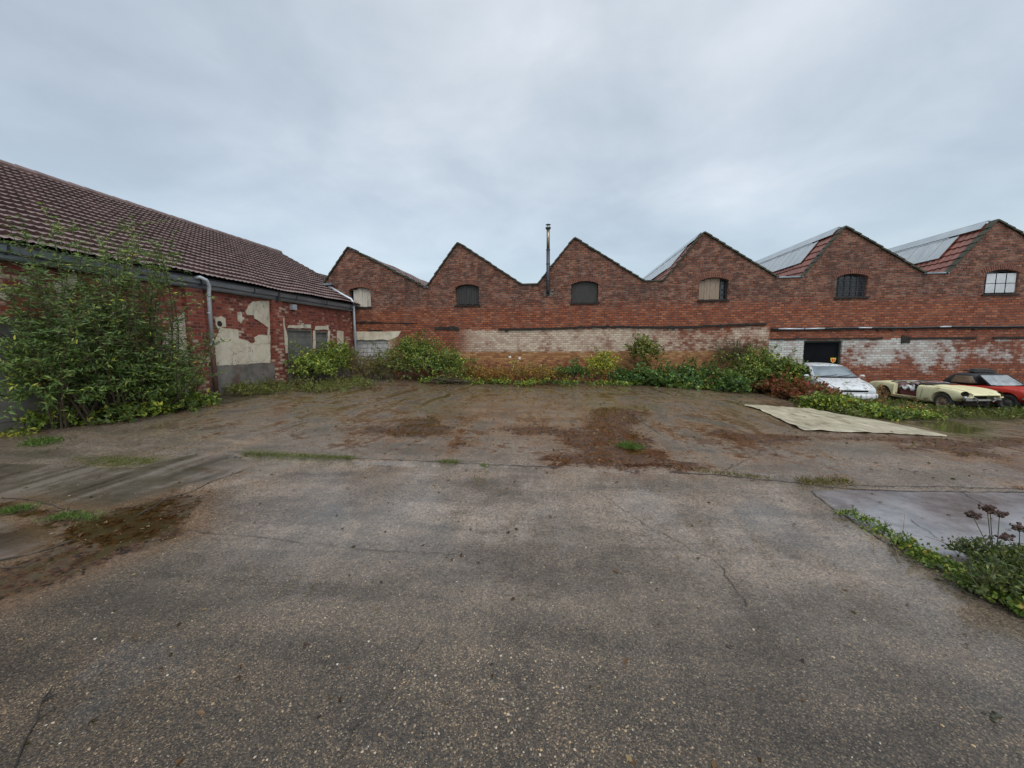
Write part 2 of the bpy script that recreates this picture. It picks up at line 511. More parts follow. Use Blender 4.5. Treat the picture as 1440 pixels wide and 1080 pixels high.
M_WHITEPANEL = mat_noise('white_panel', (0.36, 0.385, 0.40), (0.52, 0.54, 0.56), 2, 0.4, 0.05, 10, dirt=(0.33, 0.35, 0.36, 0.4))
M_DARKGLASS, _t, _b = new_mat('dark_glass', (0.012, 0.014, 0.017), 0.12)
_t.put(_b.inputs['Roughness'], _t.ss(_t.noise(_t.pos(), 6, 4), 0.3, 0.7, 0.06, 0.45))
M_MOULD = mat_noise('black_mould', (0.008, 0.007, 0.006), (0.03, 0.024, 0.02), 9, 0.95, 0.6, 30)
M_BLOCK = mat_noise('concrete_block', (0.30, 0.30, 0.29), (0.44, 0.44, 0.425), 3, 0.85, 0.4, 40, dirt=(0.16, 0.15, 0.14, 0.5))
M_BOARDUP = mat_noise('weathered_grey_board', (0.085, 0.085, 0.075), (0.17, 0.168, 0.15), 2.4, 0.8, 0.4, 30, dirt=(0.05, 0.06, 0.045, 0.6))
M_GLAZE = mat_noise('wired_roof_glass', (0.30, 0.335, 0.35), (0.45, 0.48, 0.49), 1.2, 0.22, 0.1, 8, dirt=(0.17, 0.19, 0.19, 0.6), stretch=(1, 2.5, 1))
M_RIDGE = mat_noise('ridge_zinc', (0.34, 0.38, 0.40), (0.46, 0.50, 0.52), 1.5, 0.35, 0.1, 10, metal=0.3)

# ------------------------------------------------------------------ ground
def sdf(px, py, poly):
    """signed distance (negative inside) of many points to a polygon"""
    poly = np.array(poly); d = np.full(px.shape, 1e9); ins = np.zeros(px.shape, bool)
    n = len(poly)
    for i in range(n):
        a = poly[i]; b = poly[(i + 1) % n]
        e = b - a; L2 = max(float(e @ e), 1e-12)
        t = np.clip(((px - a[0]) * e[0] + (py - a[1]) * e[1]) / L2, 0, 1)
        dd = np.hypot(px - a[0] - t * e[0], py - a[1] - t * e[1])
        d = np.minimum(d, dd)
        c = ((a[1] > py) != (b[1] > py))
        with np.errstate(divide='ignore', invalid='ignore'):
            xi = (b[0] - a[0]) * (py - a[1]) / (b[1] - a[1]) + a[0]
        ins ^= c & (px < xi)
    return np.where(ins, -d, d)
def zone(pts, ox=0, oy=0, sc=1.0):
    return [G(ox + x / sc, oy + y / sc) for x, y in pts]
Z_BROWN = [zone([(655, 195), (700, 185), (760, 182), (735, 165), (700, 150), (690, 125), (640, 115), (560, 125), (490, 105), (500, 95), (620, 92), (690, 105), (770, 105), (790, 80), (800, 60), (790, 40), (880, 28), (960, 45), (960, 70), (910, 95), (950, 110), (985, 140), (985, 165), (1040, 175), (1055, 205), (1120, 220), (1185, 240), (1080, 245), (1000, 238), (930, 240), (800, 235), (690, 225)], 500, 560, 2.4),
           zone([(0, 120), (60, 95), (130, 100), (190, 70), (260, 60), (280, 90), (330, 100), (300, 125), (200, 130), (130, 125), (60, 118)], 500, 560, 2.4),
           zone([(310, 165), (340, 150), (365, 160), (330, 175)], 500, 560, 2.4),
           zone([(1190, 125), (1240, 105), (1300, 120), (1440, 125), (1440, 150), (1330, 152)], 500, 560, 2.4),
           zone([(0, 165), (60, 160), (130, 175), (240, 165), (350, 190), (240, 185), (180, 205), (60, 200), (0, 185)], 1040, 560, 3.1775),
           zone([(430, 180), (660, 170), (900, 178), (1060, 200), (1180, 270), (1000, 262), (880, 235), (700, 228), (780, 210), (600, 190)], 1040, 560, 3.1775),
           zone([(1000, 178), (1400, 180), (1400, 215), (1100, 210), (1060, 195)], 1040, 560, 3.1775),
           zone([(0, 530), (330, 560), (440, 600), (340, 630), (400, 640), (560, 570), (880, 480), (1000, 500), (930, 600), (930, 670), (820, 720), (560, 810), (400, 880), (150, 960), (-250, 1080), (-250, 980), (0, 860), (260, 760), (350, 690), (330, 640), (130, 600), (0, 590), (-150, 580), (-150, 530)], 0, 560, 3.6)]
Z_SMOOTH = [zone([(-300, 330), (330, 330), (520, 350), (700, 350), (850, 310), (960, 285), (1180, 285), (1290, 320), (1150, 390), (950, 430), (850, 490), (700, 535), (440, 580), (200, 530), (-300, 500)], 0, 560, 3.6),
            zone([(-300, 600), (260, 625), (340, 640), (260, 720), (200, 765), (0, 800), (-300, 860)], 0, 560, 3.6),
            zone([(330, 415), (520, 405), (760, 408), (1271, 425), (2200, 445), (2600, 700), (1100, 700), (1050, 715), (900, 700), (700, 640), (600, 590), (450, 510), (380, 450)], 1040, 560, 3.1775)]
Z_PUDDLE = [zone([(330, 650), (430, 625), (560, 585), (780, 530), (880, 540), (900, 640), (800, 700), (600, 760), (430, 780), (320, 730)], 0, 560, 3.6),
            zone([(905, 220), (1030, 212), (1060, 228), (1000, 238), (930, 236)], 500, 560, 2.4),
            zone([(540, 175), (800, 168), (900, 190), (780, 205), (560, 200)], 340, 600, 3.79),
            zone([(820, 550), (1000, 545), (1250, 600), (1100, 620), (900, 590)], 1090, 460, 4.11),
            zone([(-200, 640), (250, 640), (330, 700), (200, 765), (-200, 830)], 0, 560, 3.6)]
Z_MOSS = [zone([(330, 290), (560, 285), (900, 300), (760, 330), (560, 355), (420, 335)], 0, 560, 3.6),
          zone([(0, 118), (160, 120), (620, 160), (600, 178), (440, 182), (0, 165)], 340, 600, 3.79),
          zone([(900, 170), (960, 150), (1110, 180), (1110, 240), (900, 215)], 940, 520, 2.4)]

Z_WET = [zone([(1060, 705), (1180, 715), (1260, 770), (1330, 815), (1440, 890), (1440, 1000), (1380, 960), (1300, 880), (1190, 800), (1080, 745), (980, 715)]),
         zone([(470, 700), (620, 690), (640, 760), (560, 790), (430, 760)]), zone([(130, 930), (230, 900), (250, 950), (150, 985)])]
Z_PALE = [zone([(270, 690), (420, 655), (600, 652), (650, 700), (640, 790), (520, 815), (420, 790), (300, 800), (255, 745)]), zone([(880, 690), (1000, 680), (1180, 712), (1240, 780), (1100, 770), (960, 720)]), zone([(560, 566), (780, 562), (900, 568), (860, 590), (700, 596), (600, 585)])]
Z_SOIL = [zone([(1140, 560), (1165, 580), (1250, 592), (1330, 594), (1440, 592), (1700, 596), (1700, 520), (1140, 535)]), [(-13, 16.1), (-13, 30), (30, 30), (30, 16.1)], [(-13, 6.3), (-9.0, 6.3), (-8.7, 9.5), (-9.2, 12.0), (-8.4, 13.5), (-7.4, 15.2), (-7.4, 17), (-13, 17)],
          zone([(940, 545), (1010, 548), (1060, 553), (1110, 562), (1160, 577), (1160, 540), (940, 535)])]
def grid_axis(segs):
    a = []
    for lo, hi, st in segs:
        a += list(np.arange(lo, hi - 1e-6, st))
    a.append(segs[-1][1])
    return np.array(a)
gx = grid_axis([(-400, -60, 85), (-60, -14, 11.5), (-14, -6, 0.2), (-6, 8, 0.07), (8, 20, 0.2), (20, 60, 10), (60, 400, 85)])
gy = grid_axis([(-400, -40, 90), (-40, -2, 9.5), (-2, 0.8, 0.35), (0.8, 8, 0.06), (8, 18.6, 0.16), (18.6, 60, 10.35), (60, 800, 148)])
XX, YY = np.meshgrid(gx, gy)
ZZ = gz(XX, YY)
rs = np.random.RandomState(3)
ZZ = ZZ + 0.010 * np.sin(XX * 1.3 + 0.6 * YY) * np.cos(YY * 0.9 - 0.4 * XX)
ZZ = ZZ - 0.025 * sst((5.16 - YY) / 0.10) * sst((XX + 9.0) / 3.0) * (1 - sst((XX - 2.2) / 1.0)) * 0.6
nv = XX.size; ny, nx = XX.shape
co = np.stack([XX, YY, ZZ], -1).reshape(-1, 3)
idx = np.arange(nv).reshape(ny, nx)
fc = np.stack([idx[:-1, :-1], idx[:-1, 1:], idx[1:, 1:], idx[1:, :-1]], -1).reshape(-1, 4)
gm = bpy.data.meshes.new('yard_ground')
gm.from_pydata(co.tolist(), [], fc.tolist())
gm.polygons.foreach_set('use_smooth', [True] * len(gm.polygons))
for nm, zs in (('brown', Z_BROWN), ('smooth', Z_SMOOTH), ('puddle', Z_PUDDLE), ('moss', Z_MOSS), ('wet', Z_WET), ('pale', Z_PALE), ('soil', Z_SOIL)):
    d = np.full(XX.shape, 9.0)
    for z_ in zs:
        d = np.minimum(d, sdf(XX, YY, z_))
    at = gm.attributes.new(nm, 'FLOAT', 'POINT')
    at.data.foreach_set('value', np.clip(d, -3, 9).reshape(-1).astype(np.float32))

def mat_ground():
    m, t, b = new_mat('wet_yard', rough=0.5)
    p = t.pos()
    x, y, z = t.sep(p)
    p2 = t.comb(x, y, 0.0)
    nA = t.noise(p2, 0.45, 6, 0.6, 0.5)
    nB = t.noise(p2, 1.6, 7, 0.68, 0.4)
    nC = t.noise(p2, 7.0, 6, 0.68)
    nD = t.noise(p2, 26.0, 5, 0.7)
    streak = t.noise(t.vmath('MULTIPLY', p2, (0.35, 1.5, 1)), 1.3, 8, 0.66, 0.5)
    along = t.noise(t.vmath('MULTIPLY', p2, (2.6, 0.42, 1)), 0.9, 8, 0.66, 0.6)      # runs of water towards the walls
    # exposed aggregate
    v1 = t.new('ShaderNodeTexVoronoi')
    t.put(v1.inputs['Vector'], p2); v1.inputs['Scale'].default_value = 165
    st = t.sep(v1.outputs['Color'])[0]
    v2 = t.new('ShaderNodeTexVoronoi')
    t.put(v2.inputs['Vector'], p2); v2.inputs['Scale'].default_value = 68
    sc = t.sep(v2.outputs['Color'])
    v3 = t.new('ShaderNodeTexVoronoi')
    t.put(v3.inputs['Vector'], p2); v3.inputs['Scale'].default_value = 30
    s3 = t.sep(v3.outputs['Color'])[1]
    stone = t.ramp(st, [(0.0, (0.018, 0.015, 0.012)), (0.35, (0.056, 0.046, 0.036)), (0.7, (0.092, 0.075, 0.058)), (0.90, (0.15, 0.122, 0.09)), (1.0, (0.28, 0.225, 0.16))])
    peb = t.ramp(sc[1], [(0.0, (0.25, 0.145, 0.07)), (0.4, (0.21, 0.165, 0.12)), (0.75, (0.36, 0.30, 0.215)), (1.0, (0.42, 0.385, 0.32))])
    pm = t.math('MULTIPLY', t.math('LESS_THAN', v2.outputs['Distance'], 0.27), t.math('GREATER_THAN', sc[0], t.fmix(t.ss(nB, 0.40, 0.62), 1.0, 0.70)))
    agg = t.mix(pm, stone, peb)
    pit = t.math('MULTIPLY', t.ss(nC, 0.50, 0.62), t.ss(nD, 0.46, 0.60))
    agg = t.mix(t.math('MULTIPLY', pit, 0.8), agg, (0.022, 0.019, 0.016))
    # damp dark bands and paler scoured ones
    tint = t.ramp(t.math('ADD', t.math('MULTIPLY', streak, 0.50), t.math('ADD', t.math('MULTIPLY', nC, 0.22), t.math('MULTIPLY', along, 0.28))), [(0.39, (0.50, 0.48, 0.45)), (0.485, (0.95, 0.91, 0.85)), (0.58, (1.6, 1.46, 1.30))])
    base = t.mix(1.0, agg, tint, 'MULTIPLY')
    base = t.mix(t.ss(y, 2.6, 1.2), base, t.mix(1.0, base, (0.66, 0.62, 0.56), 'MULTIPLY'))  # nearest ground darkened in colour for the weaker sky reflection when looking down
    nE = t.noise(p2, 75.0, 3, 0.6)
    grain = t.ramp(t.math('ADD', t.math('MULTIPLY', nE, 0.45), t.math('ADD', t.math('MULTIPLY', sc[2], 0.35), t.math('MULTIPLY', nD, 0.20))), [(0.28, (0.38, 0.38, 0.39)), (0.5, (1.0, 1.0, 1.0)), (0.72, (1.75, 1.70, 1.62))])
    midy = t.ss(y, 1.4, 4.0)
    paste = t.mix(1.0, t.mix(t.ss(nB, 0.35, 0.65), (0.138, 0.115, 0.095), (0.235, 0.197, 0.167)), grain, 'MULTIPLY')
    base = t.mix(t.math('MULTIPLY', midy, 0.70), base, t.mix(0.75, paste, t.mix(1.0, paste, tint, 'MULTIPLY')))
    # rusty and ochre film over the far half of the yard, broken into runs
    fy = t.math('ADD', y, t.math('MULTIPLY', t.math('SUBTRACT', nB, 0.5), 2.2))
    far = t.ss(fy, 5.2, 8.5)
    fm = t.math('MULTIPLY', far, t.ss(t.math('ADD', t.math('MULTIPLY', along, 0.55), t.math('MULTIPLY', nB, 0.45)), 0.465, 0.515))
    film_c = t.mix(1.0, t.mix(t.ss(nA, 0.4, 0.62), (0.125, 0.076, 0.040), (0.225, 0.140, 0.066)), grain, 'MULTIPLY')
    base = t.mix(t.math('MULTIPLY', fm, 0.66), base, film_c)
    runs = t.math('MULTIPLY', t.ss(t.math('ADD', t.math('MULTIPLY', along, 0.6), t.math('MULTIPLY', nC, 0.4)), 0.52, 0.60), t.ss(y, 5.4, 7.0))
    base = t.mix(t.math('MULTIPLY', runs, 0.80), base, (0.060, 0.035, 0.018))
    band = t.ss(nA, 0.50, 0.66)
    base = t.mix(t.math('MULTIPLY', band, 0.40), base, t.mix(1.0, base, (0.58, 0.55, 0.52), 'MULTIPLY'))
    edge = t.math('MULTIPLY', t.ss(fy, 13.8, 15.8), 0.6)  # dark reflection of plants and wall, put into the colour of the far edge
    base = t.mix(edge, base, t.mix(nC, (0.050, 0.036, 0.020), (0.135, 0.085, 0.040)))
    # smooth cement pads
    wob = t.math('MULTIPLY', t.math('SUBTRACT', nB, 0.5), 1.6)
    wobf = t.math('ADD', t.math('MULTIPLY', t.math('SUBTRACT', nC, 0.5), 0.95), t.math('MULTIPLY', t.math('SUBTRACT', nD, 0.5), 0.35))
    sm = t.ss(t.math('ADD', t.attr('smooth'), t.math('MULTIPLY', wob, 0.05)), 0.03, -0.03)
    leftp = t.ss(x, -1.0, -3.0)
    cem = t.mix(t.ss(t.math('ADD', t.math('MULTIPLY', nB, 0.6), t.math('MULTIPLY', nC, 0.4)), 0.40, 0.60), (0.12, 0.112, 0.112), (0.235, 0.22, 0.225))
    cem = t.mix(t.math('MULTIPLY', t.ss(nC, 0.58, 0.66), 0.5), cem, (0.06, 0.045, 0.034))
    cem_l = t.ramp(t.math('ADD', t.math('MULTIPLY', along, 0.75), t.math('MULTIPLY', nC, 0.25)), [(0.38, (0.035, 0.027, 0.018)), (0.49, (0.095, 0.077, 0.058)), (0.58, (0.21, 0.18, 0.155))])  # left pad: pale tones also stand in for the sky reflected in it
    base = t.mix(sm, base, t.mix(leftp, cem, cem_l))
    # rusty leaf mould
    bw_ = t.math('ADD', t.attr('brown'), t.math('MULTIPLY', t.math('ADD', wob, wobf), t.fmix(t.ss(y, 3.0, 6.0), 0.30, 0.85)))
    bm_ = t.ss(bw_, 0.06, -0.05)
    mould = t.ramp(t.math('ADD', t.math('MULTIPLY', nD, 0.6), t.math('MULTIPLY', nC, 0.4)), [(0.41, (0.007, 0.003, 0.002)), (0.48, (0.042, 0.016, 0.005)), (0.55, (0.100, 0.038, 0.011)), (0.63, (0.26, 0.14, 0.055))])
    mould = t.mix(t.math('MULTIPLY', leftp, t.ss(nC, 0.42, 0.6)), mould, (0.060, 0.045, 0.022))
    filmb = t.ss(bw_, 0.42, 0.0)
    base = t.mix(t.math('MULTIPLY', filmb, 0.55), base, t.mix(1.0, (0.15, 0.085, 0.045), grain, 'MULTIPLY'))
    base = t.mix(t.math('MULTIPLY', bm_, 0.97), base, mould)
    # loose rusty blotches
    blot = t.math('MULTIPLY', t.ss(t.math('ADD', t.math('MULTIPLY', nB, 0.55), t.math('MULTIPLY', nC, 0.45)), t.fmix(t.ss(nA, 0.38, 0.60), 0.56, 0.475), t.fmix(t.ss(nA, 0.38, 0.60), 0.62, 0.56)), t.math('MULTIPLY', t.ss(y, 5.15, 5.9), t.ss(x, 4.6, 3.0)))
    base = t.mix(t.math('MULTIPLY', blot, 0.88), base, (0.078, 0.034, 0.013))
    ms = t.math('MULTIPLY', t.ss(t.math('ADD', t.attr('moss'), wobf), 0.06, -0.06), t.ss(nC, 0.38, 0.58))
    base = t.mix(ms, base, t.mix(st, (0.030, 0.036, 0.010), (0.12, 0.115, 0.028)))
    # standing water and thin films of it
    pu = t.ss(t.math('ADD', t.attr('puddle'), t.math('MULTIPLY', t.math('ADD', wob, wobf), 0.55)), 0.03, -0.05)
    pw = t.ss(t.math('ADD', t.attr('wet'), t.math('MULTIPLY', t.math('ADD', wob, wobf), 0.7)), 0.22, -0.12)
    fn = t.math('ADD', t.math('MULTIPLY', along, 0.45), t.math('ADD', t.math('MULTIPLY', streak, 0.35), t.math('MULTIPLY', nC, 0.20)))
    film3 = t.math('MULTIPLY', t.ss(fn, 0.46, 0.535), t.ss(y, 1.0, 2.8))
    film3 = t.math('MAXIMUM', film3, t.math('MULTIPLY', t.ss(t.math('ADD', t.attr('pale'), t.math('MULTIPLY', t.math('ADD', wob, wobf), 0.5)), 0.12, -0.2), 0.9))
    base = t.mix(t.math('MULTIPLY', film3, t.fmix(t.ss(y, 4.5, 6.0), 0.55, 0.25)), base, t.mix(1.0, base, (0.66, 0.63, 0.60), 'MULTIPLY'))
    film2 = t.math('MULTIPLY', t.ss(t.math('ADD', t.math('MULTIPLY', streak, 0.7), t.math('MULTIPLY', nC, 0.3)), 0.51, 0.60), t.ss(y, 0.5, 2.5))
    base = t.mix(t.math('MULTIPLY', pu, 0.45), base, t.mix(1.0, base, (0.45, 0.42, 0.38), 'MULTIPLY'))
    # soil under the plants by the walls and round the cars
    soil = t.ss(t.math('ADD', t.attr('soil'), t.math('MULTIPLY', t.math('ADD', wob, wobf), 0.8)), 0.15, -0.15)
    base = t.mix(soil, base, t.mix(nC, (0.035, 0.026, 0.014), (0.085, 0.065, 0.034)))
    t.put(b.inputs['Base Color'], base)
    r0 = t.fmix(t.ss(t.math('ADD', t.math('MULTIPLY', streak, 0.6), t.math('MULTIPLY', nB, 0.4)), 0.40, 0.58), 0.13, 0.38)
    r0 = t.fmix(t.ss(y, 5.0, 6.5), r0, t.fmix(t.ss(along, 0.42, 0.54), 0.14, 0.50))
    r0 = t.fmix(sm, r0, t.fmix(leftp, t.fmix(t.ss(nB, 0.4, 0.6), 0.05, 0.18), t.fmix(along, 0.20, 0.50)))
    r0 = t.fmix(t.math('MULTIPLY', bm_, 0.9), r0, t.fmix(t.ss(t.math('ADD', t.math('MULTIPLY', nC, 0.5), t.math('MULTIPLY', nD, 0.5)), 0.40, 0.52), 0.12, 0.85))
    r0 = t.fmix(soil, r0, 0.85)
    r0 = t.fmix(t.math('MULTIPLY', film3, 0.94), r0, 0.09)
    r0 = t.fmix(t.math('MULTIPLY', film2, 0.45), r0, 0.10)
    r0 = t.fmix(t.math('MULTIPLY', pw, 0.92), r0, 0.08)
    r0 = t.fmix(pu, r0, 0.05)
    t.put(b.inputs['Roughness'], r0)
    t.put(b.inputs['Specular IOR Level'], t.fmix(t.math('MAXIMUM', bm_, soil), 0.5, 0.35))
    hs = t.math('ADD', t.math('MULTIPLY', v1.outputs['Distance'], -0.7), t.math('ADD', t.math('MULTIPLY', st, 0.6), t.math('MULTIPLY', pm, 1.2)))
    hs = t.math('ADD', hs, t.math('ADD', t.math('MULTIPLY', nC, 0.7), t.math('MULTIPLY', nD, 1.0)))
    flat = t.math('MAXIMUM', t.math('MULTIPLY', sm, t.fmix(leftp, 0.97, 0.85)), t.math('MAXIMUM', t.math('MULTIPLY', pu, 0.97), t.math('MAXIMUM', t.math('MULTIPLY', pw, 0.88), t.math('MULTIPLY', film3, 0.88))))
    bn = t.new('ShaderNodeBump')
    t.put(bn.inputs['Height'], hs)
    t.put(bn.inputs['Strength'], t.math('MULTIPLY', t.math('SUBTRACT', 1.0, flat), 0.50))
    bn.inputs['Distance'].default_value = 0.006
    t.put(b.inputs['Normal'], bn.outputs[0])
    return m
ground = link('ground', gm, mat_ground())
tag(ground, kind='structure')

# joints and cracks in the yard: thin jagged dark strips lying on it
def joint_pts(pts, seed, step=0.06, amp=0.012):
    r = random.Random(seed); o = []
    for (a, b) in zip(pts[:-1], pts[1:]):
        a = Vector((*a, 0)); b = Vector((*b, 0)); n = max(1, int((b - a).length / step))
        for i in range(n):
            p = a.lerp(b, i / n)
            o.append((p.x + r.uniform(-amp, amp), p.y + r.uniform(-amp, amp)))
    o.append(tuple(pts[-1]))
    return o
def ground_h(x, y):
    d = 0.010 * math.sin(x * 1.3 + 0.6 * y) * math.cos(y * 0.9 - 0.4 * x)
    d -= 0.025 * float(sst((5.16 - y) / 0.10) * sst((x + 9.0) / 3.0) * (1 - sst((x - 2.2) / 1.0))) * 0.6
    return float(gz(x, y)) + d
M_CRACK = mat_noise('joint_dirt', (0.014, 0.012, 0.009), (0.045, 0.038, 0.027), 12, 0.8, 0.3, 60)
cb = MB()
def crack(pix, wid, seed, amp=0.014):
    pts = joint_pts([G(*q) for q in pix], seed, 0.07, amp)
    r = random.Random(seed + 99); vs = []; fs = []
    for i, q in enumerate(pts):
        q = Vector((*q, 0)); a = Vector((*pts[max(i - 1, 0)], 0)); c = Vector((*pts[min(i + 1, len(pts) - 1)], 0))
        d = (c - a).normalized(); nrm = Vector((-d.y, d.x, 0)); h = wid * r.uniform(0.25, 1.0) * 0.5
        for s in (-1, 1):
            k = q + nrm * h * s
            vs.append((k.x, k.y, ground_h(k.x, k.y) + 0.006))
        if i:
            b_ = 2 * i
            fs.append((b_ - 2, b_ - 1, b_ + 1, b_))
    cb.add(vs, fs)
crack([(470, 643), (560, 647), (650, 652), (720, 655), (780, 657)], 0.022, 1)
crack([(940, 664), (1020, 668), (1100, 676), (1150, 683), (1200, 688), (1290, 690), (1440, 693), (1600, 697)], 0.030, 2)
crack([(1190, 682), (1330, 684), (1440, 689), (1600, 694)], 0.020, 3)
crack([(1141, 690), (1158, 706), (1186, 724), (1225, 750), (1262, 775)], 0.016, 4)
crack([(1270, 660), (1330, 680), (1390, 712)], 0.010, 5)
crack([(0, 699), (50, 703), (110, 720)], 0.02, 6)
crack([(0, 784), (40, 777), (75, 768), (100, 758)], 0.03, 7)
crack([(190, 726), (235, 700), (270, 690), (300, 675), (350, 657)], 0.02, 8)
crack([(1280, 730), (1320, 758), (1350, 782)], 0.008, 9)
crack([(0, 795), (30, 795), (70, 776)], 0.02, 10)
crack([(880, 580), (905, 596), (930, 612)], 0.02, 11)
crack([(1220, 700), (1262, 716)], 0.006, 12)
crack([(262, 744), (330, 752), (420, 762), (520, 772), (640, 776)], 0.007, 13, 0.02)
crack([(600, 892), (570, 930), (548, 975), (500, 1020), (470, 1079)], 0.005, 14, 0.012)
crack([(840, 690), (905, 735), (1010, 790), (1050, 850)], 0.006, 15, 0.02)
crack([(1200, 575), (1120, 600), (1060, 640), (1010, 668)], 0.012, 16, 0.03)
o = cb.build('yard_joints', M_CRACK); tag(o, kind='structure')
# pale broken edging along the joint of the right-hand pad
eb = MB()
r = random.Random(5)
for i in range(22):
    q = G(1195 + i * 11 + r.uniform(-2, 2), 684 + i * 0.12)
    zz = ground_h(*q)
    a = r.uniform(-0.3, 0.3); l = r.uniform(0.012, 0.03)
    eb.obox((q[0], q[1], zz + 0.001), (l * math.cos(a), l * math.sin(a), 0), (-0.012 * math.sin(a), 0.012 * math.cos(a), 0), (0, 0, 0.004))
tag(eb.build('broken_cement_edging', M_RENDER), kind='structure')
# ------------------------------------------------------------------ brick hall with sawtooth gables
PK = [-10.25, -4.82, 0.54, 6.03, 11.52, 16.96, 22.42]
LF = [-11.86, -6.36, -1.08, 4.44, 10.04, 15.45, 20.88]
RF = [-6.50, -1.87, 3.58, 9.06, 14.62, 20.0, 25.5]
ZV, ZP = 4.33, 6.30
DEPTH = 26.0
hall = empty('brick_hall', (4, WY, 0), 'long red brick factory hall with a row of sawtooth gables and flaking whitewash', 'factory hall')
WIN = [(-10.36, -9.23), (-5.0, -3.86), (0.42, 1.62), (5.93, 7.14), (11.38, 12.57), (16.79, 17.96), (22.3, 23.4)]
W_B, W_S, W_C = 3.48, 4.29, 4.43
def arch(x0, x1, zb=W_B, zs=W_S, zc=W_C, n=10, grow=0.0):
    c = (x0 + x1) / 2; hw = (x1 - x0) / 2; s = zc - zs
    R_ = (hw * hw + s * s) / (2 * s); z0 = zc - R_
    a0 = math.asin(hw / R_)
    top = [(c + (R_ + grow) * math.sin(a0 - 2 * a0 * i / n), z0 + (R_ + grow) * math.cos(a0 - 2 * a0 * i / n)) for i in range(n + 1)]
    return [(x0, zb), (x1, zb)] + top
outline = [(-12.6, -1.3), (25.9, -1.3), (25.9, ZV)]
for k in range(6, -1, -1):
    outline += [(RF[k], ZV), (PK[k], ZP), (LF[k], ZV)]
outline += [(-12.6, ZV)]
DOOR = [(10.30, -1.0), (11.80, -1.0), (11.80, 1.67), (10.30, 1.67)]
BLK = [(-10.39, -0.2), (-8.46, -0.2), (-8.46, 1.88), (-10.39, 1.88)]
me = filled(outline, [arch(a, b) for a, b in WIN] + [DOOR, BLK], lambda u, v, w: Vector((u, WY + w, v)), 0.35)
link('front_wall', me, M_HALL, hall)
mb = MB()
mb.box(25.6, 25.9, WY + 0.36, WY + DEPTH, -1.3, ZV - 0.02)
mb.box(-12.6, -12.3, WY + 2.2, WY + DEPTH, -1.3, ZV - 0.02)
mb.box(-12.3, 25.6, WY + DEPTH - 0.3, WY + DEPTH - 0.01, -1.3, ZV - 0.02)
mb.build('outer_wall', M_HALL, hall)

def tile_roof(o, u, v, nrm, lu, lv, row=0.33, roll=0.25, rh=0.028, step=0.032):
    o, u, v, nrm = Vector(o), Vector(u).normalized(), Vector(v).normalized(), Vector(nrm).normalized()
    nr = max(1, int(round(lv / row))); row = lv / nr
    prof = [(0.0, 0.0), (0.22, 0.35), (0.42, 1.0), (0.62, 0.35)]
    us = []; hs = []
    k = 0
    while k * roll < lu:
        for a, h in prof:
            if (k + a) * roll <= lu:
                us.append((k + a) * roll); hs.append(h * rh)
        k += 1
    us = np.array(us); hs = np.array(hs)
    lines = []
    rr = np.random.RandomState(int(abs(o.x * 7 + o.y)) % 1000)
    for i in range(nr):
        jit = np.repeat(rr.uniform(-0.005, 0.005, len(us) // 4 + 1), 4)[:len(us)]
        lines.append((np.full(len(us), i * row - (0.02 if i else 0.05)), hs + step + 0.006 + jit))
        lines.append((np.full(len(us), (i + 1) * row), hs * 0.9 + jit * 0.5))
    V = []
    on, un, vn, nn = map(np.array, (o, u, v, nrm))
    for vv, hh in lines:
        V.append(on + us[:, None] * un + vv[:, None] * vn + hh[:, None] * nn)
    V = np.concatenate(V); n = len(us)
    V[:, 2] += 0.022 * np.sin(V[:, 1] * 0.9 + V[:, 0] * 0.7) + 0.014 * np.sin(V[:, 1] * 2.3 + V[:, 0] * 1.9); L = len(lines)
    idx = np.arange(L * n).reshape(L, n)
    F = np.stack([idx[:-1, :-1], idx[:-1, 1:], idx[1:, 1:], idx[1:, :-1]], -1).reshape(-1, 4)
    me = bpy.data.meshes.new('tiles')
    me.from_pydata(V.tolist(), [], F.tolist())
    return me
